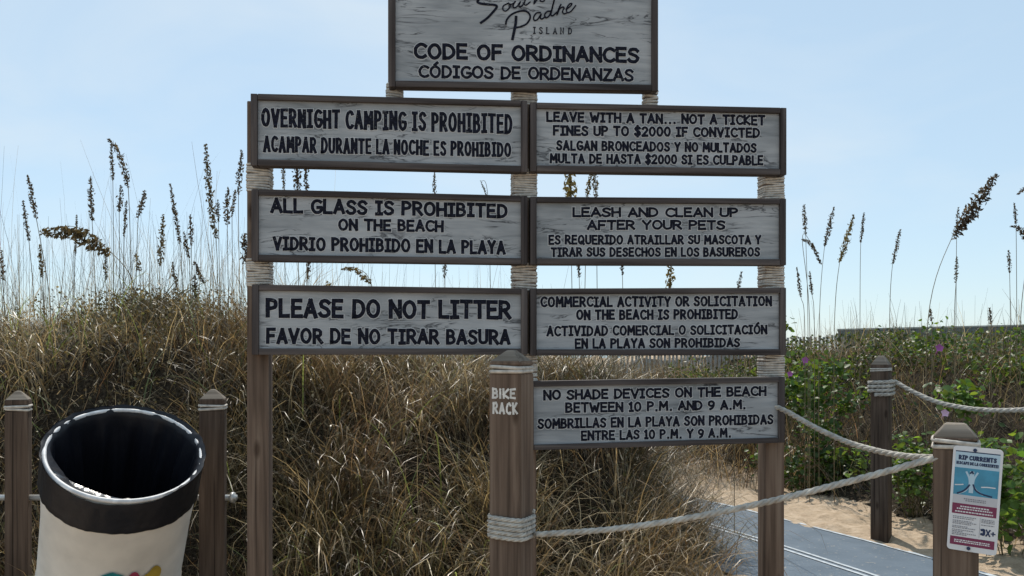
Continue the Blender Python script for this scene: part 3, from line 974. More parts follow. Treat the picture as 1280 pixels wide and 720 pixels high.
def post_turns(cx, cy, rot, s, z_top, z_bot, n, rad, a_start, a_end):
    """centre line of n turns round a square post, going down from z_top"""
    half = s / 2 + rad * 0.85; rc = 0.03
    out_ = []
    tot = n * 360 + (a_end - a_start)
    steps = int(abs(tot) / 7)
    for k in range(steps + 1):
        a = R(a_start + tot * k / steps)
        c, s_ = math.cos(a), math.sin(a)
        # superellipse section for a rounded square
        m = (abs(c) ** 5 + abs(s_) ** 5) ** (-1 / 5)
        lx, ly = half * m * c, half * m * s_
        z = z_top + (z_bot - z_top) * k / steps
        out_.append(Vector((cx + lx * math.cos(rot) - ly * math.sin(rot), cy + lx * math.sin(rot) + ly * math.cos(rot), z)))
    return out_

def span(pix, d0, d1):
    n = len(pix)
    xs = [p[0] for p in pix]
    r = []
    for (x, y) in pix:
        f = (x - xs[0]) / (xs[-1] - xs[0])
        # depth varies linearly in 1/d along a straight line in the picture
        d = 1 / ((1 - f) / d0 + f / d1)
        r.append(P(x, y, d))
    return scr(r, 6)

rr = 0.0096
zz = lambda py, d: H + (440 - py) / 1000 * d
turns = post_turns(cxB, 2.46, R(-24), sB, zz(641, 2.46), zz(669.5, 2.46), 4, rr * .8, 40, 395)
# leave from the right hand corner of the post
sp = span([(673, 668), (760, 662), (840, 651), (905, 639), (980, 622.5), (1080, 597), (1150, 577.5), (1176, 571)], 2.44, DN - 0.02)
mb = MB(); rope_mesh(mb, turns + sp[:2], rr * .80); rope_mesh(mb, turns[-2:] + sp, rr)
o = mb.obj('rope', M_rope, None, True)
tag(o, 'thick white rope wound round the bike rack post and slung to the plate post', 'rope')
dS = Y0 / (1 - K * .325) + 0.12
sp = span([(948, 498), (985, 515.5), (1020, 535), (1060, 553), (1100, 564.5), (1140, 571), (1178, 571.5)], dS, DN + 0.02)
mb = MB(); rope_mesh(mb, sp, rr)
o = mb.obj('rope', M_rope, None, True)
tag(o, 'white rope sagging from behind the lowest board to the plate post', 'rope')
rf = 0.0165
turns = post_turns(cxF, DF, R(-38), sF, zz(493, DF), zz(476.5, DF), 3, rf, 250, 335)
sp = span([(1119, 477), (1140, 489), (1170, 502), (1210, 510.5), (1250, 513), (1290, 511), (1340, 501), (1390, 484), (1416, 473)], DF - 0.05, 4.55)
mb = MB(); rope_mesh(mb, turns + sp[:2], rf * .86); rope_mesh(mb, turns[-2:] + sp, rf)
o = mb.obj('rope', M_rope, None, True)
tag(o, 'white rope wound round the far post and sagging before the green plants', 'rope')

# ---------------------------------------------------------------- warning plate on the near post
nrm = Vector((-math.sin(R(29)), -math.cos(R(29)), 0))      # towards the camera
tg = Vector((math.cos(R(29)), -math.sin(R(29)), 0))
pb = Vector((cxN, DN, 0)) + nrm * (sN / 2 + 0.006)
qa = (1218.5 - 640) / 1000
po = (qa * pb.y - pb.x) / (tg.x - qa * tg.y)
pc = pb + tg * po
pc.z = H + (440 - 625) / 1000 * pc.y
PWD, PHT = 0.112, 0.272
plate = empty('warning_plate', pc, R(-29))
plate.rotation_euler = (0, R(3.4), R(-29))
tag(plate, 'white rip currents warning plate with blue picture and maroon bands', 'sign')
mb = MB(); mb.box(-PWD / 2, PWD / 2, 0, 0.003, -PHT / 2, PHT / 2, 0.0)
bm = bmesh.new(); rad_ = 0.009; pts = []
for (qx, qz, a0) in ((1, 1, 0), (-1, 1, 90), (-1, -1, 180), (1, -1, 270)):
    for k in range(5):
        a = R(a0 + 22.5 * k); pts.append((qx * (PWD / 2 - rad_) + rad_ * math.cos(a), qz * (PHT / 2 - rad_) + rad_ * math.sin(a)))
mb = MB(); n = len(pts)
mb.add([(x, 0, z) for x, z in pts] + [(x, 0.003, z) for x, z in pts],
       [tuple(range(n - 1, -1, -1)), tuple(range(n, 2 * n))] + [(i, (i + 1) % n, n + (i + 1) % n, n + i) for i in range(n)])
M_pw = mat_plain('plate_white', (0.66, 0.66, 0.68), 0.45, 0.4, 0.06, 12)
mb.obj('plate', M_pw, plate)
M_blue = mat_plain('print_blue', (0.055, 0.26, 0.40), 0.45, 0.4, 0.18, 30)
M_pale = mat_plain('print_pale_blue', (0.42, 0.56, 0.66), 0.45, 0.4)
M_mar = mat_plain('print_maroon', (0.18, 0.025, 0.075), 0.45, 0.4)
M_grey = mat_plain('print_grey', (0.22, 0.22, 0.25), 0.5, 0.3)
M_lgrey = mat_plain('print_light_grey', (0.50, 0.50, 0.53), 0.5, 0.3)
M_navy = mat_plain('print_navy', (0.02, 0.035, 0.09), 0.5, 0.3)
def prect(mb, x0, x1, v0, v1, lay, mi=0):
    X = lambda f: (f - 0.5) * PWD; Z = lambda v: (0.5 - v) * PHT
    y = -0.0004 * lay
    mb.add([(X(x0), y, Z(v1)), (X(x1), y, Z(v1)), (X(x1), y, Z(v0)), (X(x0), y, Z(v0))], [(0, 1, 2, 3)], mi)
mb = MB()
prect(mb, .055, .945, .045, .055, 1, 2)
prect(mb, .055, .945, .055, .205, 1, 1)
prect(mb, .055, .945, .205, .465, 1, 0)
prect(mb, .055, .945, .465, .548, 1, 3)
prect(mb, .055, .945, .548, .648, 1, 4)
prect(mb, .055, .945, .868, .948, 1, 4)
prect(mb, .63, .636, .665, .855, 1, 5)
mb.obj('printed_panel', [M_blue, M_pale, M_navy, M_lgrey, M_mar, M_grey], plate)
mb = MB()
def ptext(mb, txt, x0, x1, v0, v1, t, lay, mi, jit=0.0):
    X = lambda f: (f - 0.5) * PWD; Z = lambda v: (0.5 - v) * PHT
    for k, (q, c) in enumerate(text_strokes(txt, X(x0), X(x1), Z(v1), Z(v0), Z(v1), Z(v0), t, jit, 0.04, 0.3)):
        strip(mb, q, t, c, -0.0004 * lay - 0.00001 * k, mi)
ptext(mb, 'RIP CURRENTS', .12, .88, .085, .130, .0030, 2, 0)
ptext(mb, '\u00a1ESCAPE DE LA CORRIENTE!', .08, .92, .145, .175, .0019, 2, 0)
mb.obj('heading_lettering', M_navy, plate)
mb = MB()
rl = random.Random(3)
def scribble(x0, x1, v, h_, mi):
    x = x0
    while x < x1:
        w = rl.uniform(.018, .05)
        prect(mb, x, min(x1, x + w), v, v + h_, 2, mi); x += w + .012
for v in (.495, .512): scribble(.28 + (v - .495) * 2, .72, v, .010, 2)
for v, a, b_ in ((.570, .22, .80), (.592, .15, .86), (.620, .12, .88)): scribble(a, b_, v, .012, 1)
for v in (.895, .912): scribble(.14, .86, v, .010, 1)
for k, v in enumerate((.672, .688, .712, .726, .740, .764, .778, .800, .815, .830, .845)): scribble(.085, .30 + .28 * rl.random(), v, .008, 2)
for v in (.672, .686, .700, .724): scribble(.66, .92, v, .008, 2)
mb.obj('lettering', [M_navy, M_pw, M_grey], plate)
mb = MB()                                   # picture of two currents bending out of a pale neck, and three small symbols
def pstroke(pts, t, lay, mi):
    strip(mb, [((x - .5) * PWD, (.5 - v) * PHT) for x, v in [tuple(p) for p in scr(pts)]], t, False, -0.0004 * lay, mi, False)
pstroke([(.30, .245), (.36, .30), (.37, .36), (.30, .42), (.18, .45)], .0045, 2, 0)
pstroke([(.52, .245), (.46, .30), (.45, .36), (.52, .41), (.64, .44)], .0045, 2.2, 0)
pstroke([(.41, .25), (.41, .33), (.41, .42)], .010, 2.4, 0)
pstroke([(.15, .452), (.24, .432), (.32, .40), (.37, .365)], .0040, 3, 1)
pstroke([(.45, .36), (.50, .405), (.62, .435), (.82, .452)], .0040, 3.2, 1)
pstroke([(.09, .375), (.18, .370), (.24, .365)], .0028, 2, 2); pstroke([(.62, .372), (.74, .366), (.88, .366)], .0028, 2, 2)
pstroke([(.38, .25), (.41, .235), (.43, .25)], .004, 3, 1)
mb.obj('rip_current_picture', [M_pale, M_navy, M_pw], plate)
mb = MB()
pstroke([(.68, .775), (.72, .775), (.72, .815), (.68, .815)], .006, 2, 1); pstroke([(.77, .77), (.84, .825)], .0034, 2, 1); pstroke([(.84, .77), (.77, .825)], .0034, 2.2, 1)
pstroke([(.87, .80), (.94, .80)], .003, 2, 1); pstroke([(.905, .785), (.905, .815)], .003, 2.2, 1)
mb.obj('safety_symbol', [M_pale, M_navy, M_pw], plate)
for v in (.028, .968):
    mb = MB(); z = (.5 - v) * PHT; x = -.06 * PWD
    mb.tube([(x, 0.002, z), (x, -0.0035, z)], .0045, 10); mb.obj('screw', M_navy, plate, False)

# ---------------------------------------------------------------- trash drum hung from a bar between the two dark posts
axis_n = Vector((0.375, -0.535, 1.0)).normalized()
rim_c = Vector((-1.447, 3.0, 0.978)); RD = 0.2726; LEN = 0.985
rotq = axis_n.to_track_quat('Z', 'Y')
base = rim_c - axis_n * LEN
can = bpy.data.objects.new('trash_drum', None); col.objects.link(can)
can.location = base; can.rotation_mode = 'QUATERNION'; can.rotation_quaternion = rotq
tag(can, 'cream plastic trash drum tilted forward with a black bag folded over its rim', 'trash can')
def lathe(prof, n=64, wob=None, closed_top=False):
    vs = []; fs = []
    for (r_, z_) in prof:
        for k in range(n):
            a = 2 * math.pi * k / n
            dr, dz = wob(a, r_, z_) if wob else (0, 0)
            vs.append(((r_ + dr) * math.cos(a), (r_ + dr) * math.sin(a), z_ + dz))
    for i in range(len(prof) - 1):
        for k in range(n):
            fs.append((i * n + k, i * n + (k + 1) % n, (i + 1) * n + (k + 1) % n, (i + 1) * n + k))
    return vs, fs
RB = RD * 0.965
prof = [(0.001, 0.0), (RB - .015, 0.0), (RB, .015), (RB + .003, .33), (RB + .007, .335), (RB + .007, .350), (RB + .003, .356), (RD - .008, LEN - .30), (RD - .002, LEN - .16), (RD - .008, LEN - .02), (RD - .012, LEN - .012), (RD - .018, LEN - .05), (RB - .02, .05)]
v_, f_ = lathe(prof); mb = MB(); mb.add(v_, f_); mb.obj('drum_body', M_drum, can, True)
# rolled rim
mb = MB(); mb.tube([((RD - .006) * math.cos(2 * math.pi * k / 72), (RD - .006) * math.sin(2 * math.pi * k / 72), LEN - .008) for k in range(72)], .0085, 10, True)
mb.obj('rim', M_rim, can, True)
def front(a):
    d_ = ((a - CA0 + .12 + math.pi) % (2 * math.pi)) - math.pi
    return math.exp(-(d_ / .72) ** 4)
def rag(a):
    return .0013 * math.sin(5 * a + .3) * math.sin(14 * a) + .0011 * math.sin(29 * a + 1.7) * math.sin(3 * a + 2) + .0008 * math.sin(2 * a + 1)
_cd = rotq.inverted() @ (Vector((0, 0, H)) - rim_c); CA0 = math.atan2(_cd.y, _cd.x)
# folded-over bag, outside
def wob_out(a, r_, z_):
    f = (LEN - z_) / .16
    if z_ > LEN - .02:                    # the fold climbs over the rim everywhere but at the front
        return (.0055 * (1 - front(a)) + rag(a), .025 * (1 - front(a)) + 1.6 * rag(a + 1))
    return (.0012 * math.sin(11 * a + 1.3) * f + .0010 * math.sin(23 * a) * f + .0009 * math.sin(37 * a + 9 * f) * math.sin(3 * a + 4 * f) + .0006 * math.sin(61 * a - 14 * f) * math.sin(5 * a) + .0015 * math.sin(5 * a), .002 * math.sin(3 * a + .7) * (f > .9) + 2 * rag(a) * (f < .2))
pr_ = [(RD + .003, LEN - .018), (RD + .0065, LEN - .035), (RD + .006, LEN - .05), (RD + .006, LEN - .07), (RD + .0058, LEN - .09), (RD + .0055, LEN - .11), (RD + .006, LEN - .13), (RD + .0075, LEN - .150), (RD + .0055, LEN - .156), (RD + .001, LEN - .150)]
v_, f_ = lathe(pr_, 256, wob_out); mb = MB(); mb.add(v_, f_); cuff = mb.obj('bag_cuff', M_liner, can, True)
# the bag inside, with hanging folds
def wob_in(a, r_, z_):
    f = min(1, (LEN - z_) / .25)
    k = .012 * math.sin(9 * a + .4 + 3 * f) + .010 * math.sin(17 * a + 1.1 - 2 * f) + .007 * math.sin(31 * a + f)
    # slack edge at the camera's left front
    s_ = math.exp(-((((a - SLK + math.pi) % (2 * math.pi)) - math.pi) / .42) ** 2)
    if z_ > LEN:
        return (.0125 * (1 - front(a)) - .004 * front(a) + 1.5 * rag(a + 2), .0058 * (1 - front(a)) - .004 * front(a) - .02 * s_ + 1.5 * rag(a))
    return (k * f - .045 * s_ * max(0, 1 - f * 3) - .003 * front(a) * (1 - f), -.030 * s_ * max(0, 1 - f * 1.5) + 2.2 * rag(a + .5) * (1 - f))
inv = rotq.inverted()
lc = inv @ (Vector((-1.62, 2.80, .93)) - rim_c)
SLK = math.atan2(lc.y, lc.x)
pr_ = [(RD - .004, LEN + .0015), (RD - .013, LEN - .004), (RD - .024, LEN - .03), (RD - .034, LEN - .08), (RD - .046, LEN - .15), (RD - .054, LEN - .25), (RD - .06, LEN - .4), (RD - .07, LEN - .6), (.05, LEN - .68), (.001, LEN - .68)]
v_, f_ = lathe(pr_, 160, wob_in); mb = MB(); mb.add(v_, f_); mb.obj('bag_liner', M_liner, can, True)
# slack fold of the bag pulled straight across the front of the rim
vs = []; fs = []; n = 22
for k in range(n + 1):
    f = k / n; a = CA0 - 1.15 + 1.25 * f
    A_ = Vector(((RD - .012) * math.cos(a), (RD - .012) * math.sin(a), LEN - .006))
    e0 = Vector(((RD - .014) * math.cos(CA0 - 1.15), (RD - .014) * math.sin(CA0 - 1.15), LEN - .004)); e1 = Vector(((RD - .014) * math.cos(CA0 + .10), (RD - .014) * math.sin(CA0 + .10), LEN - .004))
    B_ = e0.lerp(e1, f); B_.z -= .030 * math.sin(math.pi * f) + .003 * math.sin(9 * f)
    for q in range(5):
        p_ = A_.lerp(B_, q / 4); p_.z += .0035 * math.sin(k * 1.9 + q) * (q in (1, 2, 3)) - .006 * math.sin(math.pi * q / 4)
        vs.append(p_)
fs = [(k * 5 + q, k * 5 + q + 1, (k + 1) * 5 + q + 1, (k + 1) * 5 + q) for k in range(n) for q in range(4)]
mesh_obj('bag_fold', vs, fs, M_film, can, None, True)
# painted blobs low on the drum, laid just over its skin
cdir = inv @ (Vector((0, 0, H)) - rim_c); ca0 = math.atan2(cdir.y, cdir.x)
for (da, zz_, ra, rz, cc, nm) in ((.02, LEN - .412, .15, .062, (.02, .22, .24), 'teal'), (.30, LEN - .432, .15, .06, (.36, .05, .10), 'red'), (.56, LEN - .432, .14, .066, (.48, .33, .05), 'yellow'),):
    vs = [((RB + .0085) * math.cos(ca0 + da), (RB + .0085) * math.sin(ca0 + da), zz_)]; fs = []
    n = 28
    for k in range(n):
        a = 2 * math.pi * k / n; w = 1 + .12 * math.sin(3 * a + da * 9) + .07 * math.sin(5 * a)
        vs.append(((RB + .0085) * math.cos(ca0 + da + ra * w * math.cos(a)), (RB + .0085) * math.sin(ca0 + da + ra * w * math.cos(a)), zz_ + rz * w * math.sin(a)))
        fs.append((0, 1 + k, 1 + (k + 1) % n))
    mesh_obj('paint_patch', vs, fs, mat_plain('patch_' + nm, cc, .6, .3, .3, 14), can)
# the bar
barz = H + (440 - 622) / 1000 * 3.5; by = 3.5
mb = MB(); mb.tube([(P(-12, 622, by).x, by, barz), (P(296, 622, by).x, by, barz)], .013, 12)
bar = mb.obj('steel_bar', M_metal, None, True)
mb = MB(); mb.tube([(P(289, 622, by).x, by, barz), (P(293, 622, by).x, by, barz)], .024, 12); mb.obj('end_collar', M_metal, bar, True)
tag(bar, 'galvanised steel bar passing through two dark posts behind the trash drum', 'bar')

# ---------------------------------------------------------------- fence and wall on the skyline
def fence(name):
    d = 12.0
    o = empty(name, (P(760, 440, d).x, d, 0))
    tag(o, 'weathered wooden sand fence of thin slats on the skyline behind the notice board', 'fence')
    x0 = 0; x1 = P(1062, 440, d).x - P(760, 440, d).x
    rf_ = random.Random(5); mb = MB()
    x = 0
    while x < x1:
        zt = H + .245 - .05 * (1 - x / x1) + rf_.uniform(-.03, .02); w = .017
        tl = rf_.uniform(-.012, .012)
        zbv = 0.35
        bm = bmesh.new(); bmesh.ops.create_cube(bm, size=1.0)
        for v in bm.verts:
            zf = v.co.z + .5
            v.co = (x + v.co.x * w * 2 + tl * zf, v.co.y * .008, zbv + (zt - zbv) * zf)
        mb.bm(bm); x += .058 + rf_.uniform(-.008, .008)
    m = mat_wood('silver_slat', (.30, .28, .26), (.42, .40, .37), (.52, .50, .47), 'z', False)
    mb.obj('slats', m, o)
    for zz_ in (H - .02, H - .28):
        r_ = MB(); r_.tube([(0, -.012, zz_ - .04), (x1 / 2, -.012, zz_), (x1, -.012, zz_ + .005)], .011, 6); r_.obj('rail', m, o, True)
    for k in range(4):
        p_ = MB(); xx = .1 + (x1 - .2) * k / 3; p_.tube([(xx, .035, .2), (xx, .035, H + .16)], .03, 8); p_.obj('fence_post', m, o, True)
fence('sand_fence')

wl = empty('screen_wall', (P(1048, 440, 12.6).x, 12.6, 0))
tag(wl, 'plain grey green boarded wall on the skyline behind the right dune', 'wall')
d = 12.6; x1 = 5.6
mb = MB(); nb = 28
mw_ = mat_wood('grey_green_board', (.12, .135, .125), (.165, .18, .168), (.21, .225, .21), 'z', False)
for k in range(nb):
    xa = x1 * k / nb; xb = x1 * (k + 1) / nb - .004
    za = H + .335 + .13 * (xa / x1)
    mb.box(xa, xb, -.02, .02, .3, za, .003, segs=1)
mb.obj('boards', mw_, wl)
mb = MB(); mb.tube([(-.01, 0, H + .34), (x1, 0, H + .47)], .025, 4); mb.obj('top_rail', mw_, wl)

# ---------------------------------------------------------------- grasses
def blades(root, az, lean, length, curve, width, rgb, segs=5, side=0.0, tipw=0.12, twist=None, wig=0.0):
    """ribbons: root (n,3); az, lean from vertical, total curvature along the blade"""
    n = len(root)
    if twist is None:
        twist = rng.normal(0, 0.9, n)
    th = lean.copy(); aa = az.copy()
    p = root.copy()
    V = np.zeros((n, segs + 1, 2, 3), dtype=np.float32)
    for k in range(segs + 1):
        dirv = np.stack([np.sin(th) * np.sin(aa), np.sin(th) * np.cos(aa), np.cos(th)], -1)
        hx = np.stack([np.cos(aa + twist), -np.sin(aa + twist), np.zeros(n)], -1)
        f = k / segs
        w = width * ((1 - f) ** 0.6 * (1 - tipw) + tipw) * (0.75 if k == 0 else 1)
        V[:, k, 0] = p - hx * (w / 2)[:, None]
        V[:, k, 1] = p + hx * (w / 2)[:, None]
        p = p + dirv * (length / segs)[:, None]
        th = th + curve / segs * (0.5 + f)
        aa = aa + side + (rng.normal(0, wig, n) if wig else 0)
        if wig:
            th = th + rng.normal(0, wig * .6, n)
    b0 = np.arange(n)[:, None] * (2 * (segs + 1)) + np.arange(segs)[None] * 2
    F = np.stack([b0, b0 + 1, b0 + 3, b0 + 2], -1).reshape(-1, 4)
    m_ = vnoise(root[:, 0], root[:, 1], 1.9, 51); m2 = vnoise(root[:, 0], root[:, 1], 4.7, 52)
    rgb = rgb * np.array([1.16, 1.12, 1.06]) * ((.55 + .75 * m_) * (.65 + .7 * m2))[:, None] * (1 + (vnoise(root[:, 0], root[:, 1], 1.1, 53) - .5)[:, None] * np.array([.22, .0, -.25]))
    Cc = np.repeat(rgb, 2 * (segs + 1), axis=0)
    return V.reshape(-1, 3), F, Cc

class Pile:
    def __init__(s): s.V = []; s.F = []; s.C = []; s.n = 0
    def add(s, vfc):
        V, F, C = vfc
        s.V.append(V); s.F.append(F + s.n); s.C.append(C); s.n += len(V)
    def obj(s, name, mat):
        return mesh_obj(name, np.concatenate(s.V), np.concatenate(s.F), mat, None, None, False, np.concatenate(s.C))

PAL = np.array([(.19, .145, .085), (.31, .243, .150), (.085, .062, .042), (.53, .45, .30), (.105, .105, .052), (.040, .030, .022), (.150, .128, .072), (.20, .130, .085)])
def palette(n, w):
    w = np.array(w, float); w /= w.sum()
    c = PAL[rng.choice(len(PAL), n, p=w)]
    return c * rng.lognormal(0, 0.25, (n, 1))

dune = Pile()
# (a) fine tangled cover of the left dune
def scatter(n, x0, x1, y0, y1, fn):
    out_ = []
    tot = 0
    while tot < n:
        x = rng.uniform(x0, x1, n); y = rng.uniform(y0, y1, n)
        k = rng.random(n) < fn(x, y)
        out_.append(np.stack([x[k], y[k]], -1)); tot += k.sum()
    p = np.concatenate(out_)[:n]
    return np.column_stack([p, ground_h(p[:, 0], p[:, 1]) - .01])
left_mask = lambda x, y: S(0.12, -0.2, x - left_edge(y)) * S(3.15, 3.55, y)
def left_cover(n, x0, x1, y0, y1, L0, L1, w, pal, lean=(.2, 1.2), cv=(.3, 1.6)):
    r = scatter(n, x0, x1, y0, y1, lambda x, y: left_mask(x, y) * (.25 + .75 * S(.35, .65, vnoise(x, y, 2.2, 11))))
    L = rng.uniform(L0, L1, n) * (.6 + .8 * vnoise(r[:, 0], r[:, 1], 1.3, 12))
    dune.add(blades(r, rng.uniform(0, 2 * np.pi, n), rng.uniform(*lean, n), L, rng.uniform(*cv, n), rng.uniform(.6, 1.3, n) * w, palette(n, pal), wig=.22))
left_cover(24000, -5.2, -0.9, 3.2, 7.0, .08, .24, .0062, (3, 1.8, 3, .9, 2.0, 3, 2.4, 2), (.2, 2.0), (-1.0, 1.6))
left_cover(9000, -5.2, 0.2, 6.0, 8.6, .12, .34, .0055, (3, 1.8, 3, .9, 2.0, 3, 2.4, 2), (.1, 1.5), (-.8, 1.4))
left_cover(3600, -5.2, -0.9, 3.2, 7.0, .30, .60, .0046, (3, 3, 2, 2, 2, 1, 2, 1), (.1, .9), (.4, 1.8))
# (b) drooping tussocks in the middle
def tussocks(nc, per, x0, x1, y0, y1, L0, L1, w, pal, spread=.10):
    c = scatter(nc, x0, x1, y0, y1, left_mask)
    for k in range(nc):
        n = int(per * rng.uniform(.6, 1.4))
        r = np.repeat(c[k][None], n, 0) + np.column_stack([rng.normal(0, spread, n), rng.normal(0, spread, n), np.zeros(n)])
        r[:, 2] = ground_h(r[:, 0], r[:, 1]) - .02
        az = rng.uniform(0, 2 * np.pi, n)
        hue = palette(1, pal)
        rgb = palette(n, pal) * .5 + hue * .5 * rng.lognormal(0, .25, (n, 1))
        LL = rng.uniform(L0, L1)
        dune.add(blades(r, az, np.abs(rng.normal(.35, .25, n)), LL * rng.uniform(.45, 1.15, n), rng.uniform(1.1, 3.6, n), rng.uniform(.6, 1.4, n) * w, rgb, segs=7, wig=.13))
MID = (3, 2.6, 2.4, 2.0, 1.2, 2, 1.8, 2)
tussocks(105, 125, -1.75, 1.2, 3.75, 6.6, .45, .85, .0066, MID)
tussocks(16, 110, -3.9, -1.4, 3.8, 5.4, .35, .65, .0060, (3, 2, 3, 1.5, 2.2, 2, 2, 1))
tussocks(20, 120, .45, .98, 3.5, 5.6, .35, .6, .0042, (2, 2, 3, 1.2, 1.5, 3, 2, 2), .08)
left_cover(13000, -1.8, 1.25, 3.2, 6.8, .12, .40, .0055, (2.5, 1.6, 3, 1.0, 1.6, 4, 2, 2), (.2, 1.9), (-.8, 1.8))
# overhanging fringe along the path, and the rough ground beyond the path
tussocks(40, 120, .70, 1.2, 5.0, 6.8, .55, .95, .0055, (2, 2, 3, 1.2, 1.5, 3, 2, 2), .09)
n = 15000
r = scatter(n, -3.0, 3.4, 7.5, 11.6, lambda x, y: S(7.55, 8.3, y) * (x < path_x(y) + 2.2))
dune.add(blades(r, rng.uniform(0, 6.28, n), rng.uniform(.1, 1.0, n), rng.uniform(.2, .6, n), rng.uniform(.3, 1.5, n), rng.uniform(.0045, .0085, n), palette(n, (3, 2.5, 3, 1.5, 2.5, 3, 2, 2)), wig=.18))
n = 260
r = scatter(n, -1.6, 1.1, 5.0, 7.2, left_mask)
dune.add(blades(r, rng.uniform(0, 6.28, n), np.abs(rng.normal(.15, .18, n)), rng.uniform(.35, .7, n), rng.normal(.5, .5, n), rng.uniform(.003, .005, n), palette(n, (2, 3, 2, 3, 1, 2, 1, 1)), wig=.05))
# a few bright living green leaves
n = 240
r = scatter(n, -3.6, 1.0, 3.4, 5.6, left_mask)
dune.add(blades(r, rng.uniform(0, 6.28, n), rng.uniform(.1, .7, n), rng.uniform(.35, .75, n), rng.uniform(.8, 2.4, n), rng.uniform(.006, .010, n),
                np.array([(.17, .22, .075)]) * rng.lognormal(0, .3, (n, 1)), segs=7))
# (c) thin bare stems standing against the sky
n = 1300
r = scatter(n, -5.0, 0.9, 5.2, 6.9, lambda x, y: left_mask(x, y) * np.where(x < -1.3, .9, .45))
dune.add(blades(r, rng.uniform(0, 6.28, n), np.abs(rng.normal(.10, .13, n)), rng.uniform(.45, 1.0, n) * np.where(rng.random(n) < .12, 1.5, 1), rng.normal(.15, .25, n), rng.uniform(.0022, .0036, n),
                palette(n, (2, 2, 2, 1, 1, 2, 1, 1)), segs=5, tipw=.35, wig=.06))
# pale broken leaf flecks in the tangle, sunlit look put into their colour
n = 2600
r = scatter(n, -4.6, 1.1, 3.3, 6.6, lambda x, y: left_mask(x, y) * S(.45, .7, vnoise(x, y, 1.6, 31)))
r[:, 2] += rng.uniform(.05, .34, n)
dune.add(blades(r, rng.uniform(0, 6.28, n), rng.uniform(.3, 2.4, n), rng.uniform(.03, .09, n), rng.normal(0, .8, n), rng.uniform(.005, .010, n), np.array([(.46, .40, .31)]) * rng.lognormal(0, .25, (n, 1)), segs=3))
# (d) straw lying about the foot of the dune
n = 3800
x = rng.uniform(-3.2, 1.25, n); y = rng.uniform(2.7, 4.2, n)
r = np.column_stack([x, y, ground_h(x, y) + .01])
dune.add(blades(r, rng.uniform(0, 6.28, n), rng.uniform(1.25, 1.65, n), rng.uniform(.08, .3, n), rng.normal(0, .5, n), rng.uniform(.003, .0055, n), palette(n, (2, 3, 2, 2, 0, 3, 1, 2)), segs=3))
stuff(dune.obj('dune_grass', M_grass), 'dry tangled dune grass covering the slope behind the notice board', 'grass')

# right dune scrub
scrub = Pile()
rmask = lambda x, y: S(-.03, .30, right_s(x, y)) * S(5.0, 5.4, y + 0 * x) 
def rcover(n, L0, L1, w, pal, lean, cv, smin=-.05, smax=4.5, wig=.16):
    r = scatter(n, 2.0, 7.4, 4.6, 11.6, lambda x, y: rmask(x, y) * (right_s(x, y) < smax) * (right_s(x, y) > smin))
    scrub.add(blades(r, rng.uniform(0, 6.28, n), rng.uniform(*lean, n), rng.uniform(L0, L1, n), rng.uniform(*cv, n), rng.uniform(.6, 1.3, n) * w, palette(n, pal), wig=wig, segs=5))
rcover(9000, .14, .42, .0055, (2, 1.2, 3, .5, 2.2, 3.5, 2, 2), (.1, 1.2), (.2, 1.5))
rcover(4200, .3, .58, .006, (3, 3, 2, 1.4, 2, 2, 2, 1), (.05, .8), (.3, 1.6))
n = 420
r = scatter(n, 2.6, 7.4, 8.0, 11.4, lambda x, y: rmask(x, y) * .8)
scrub.add(blades(r, rng.uniform(0, 6.28, n), np.abs(rng.normal(.15, .16, n)), rng.uniform(.4, .85, n), rng.normal(.2, .3, n), rng.uniform(.0045, .0065, n), palette(n, (2, 2, 2, 1, 1, 2, 1, 1)), segs=5, tipw=.35, wig=.04))
# small olive leaves among the twigs
def leaf_cloud(cpos, nrm_, size, rgb):
    """n rounded leaves, six-sided and folded a little along the midrib"""
    n = len(cpos)
    a = rng.normal(size=(n, 3)); a -= nrm_ * (a * nrm_).sum(1, keepdims=True); a /= np.linalg.norm(a, axis=1, keepdims=True)
    b_ = np.cross(nrm_, a)
    uv = [(-.5, 0, 0), (-.15, .40, .10), (.28, .34, .08), (.55, 0, -.04), (.28, -.34, .08), (-.15, -.40, .10), (.05, 0, 0)]
    V = np.zeros((n, 7, 3), dtype=np.float32)
    for k, (u, v, w) in enumerate(uv):
        V[:, k] = cpos + (a * u + b_ * v + nrm_ * w) * size[:, None]
    base_ = np.arange(n)[:, None] * 7
    quads = np.array([(0, 6, 2, 1), (6, 3, 3, 2), (0, 5, 4, 6), (6, 4, 3, 3)])
    tris = np.array([(0, 6, 1), (1, 6, 2), (2, 6, 3), (3, 6, 4), (4, 6, 5), (5, 6, 0)])
    F = (base_[:, :, None] + tris[None]).reshape(-1, 3)
    return V.reshape(-1, 3), F, np.repeat(rgb, 7, axis=0)
dl = Pile()
n = 15000
r = scatter(n, -5.0, .9, 3.5, 7.4, lambda x, y: left_mask(x, y) * S(.30, .62, vnoise(x, y, 1.4, 61)) * np.where(x < -1.2, 1, .45))
r[:, 2] += rng.uniform(.02, .30, n) * (.4 + .9 * vnoise(r[:, 0], r[:, 1], 2.3, 62))
nr = rng.normal(size=(n, 3)); nr /= np.linalg.norm(nr, axis=1, keepdims=True)
pc_ = np.array([(.13, .105, .055), (.085, .070, .040), (.20, .165, .10), (.10, .105, .045), (.35, .30, .20)])[rng.choice(5, n, p=[.32, .30, .2, .12, .06])]
dl.add(leaf_cloud(r, nr, rng.uniform(.010, .026, n), pc_ * rng.lognormal(0, .35, (n, 1))))
stuff(dl.obj('dry_leaves', M_leaf2), 'small brown and olive leaves tangled through the left dune grass', 'ground cover')
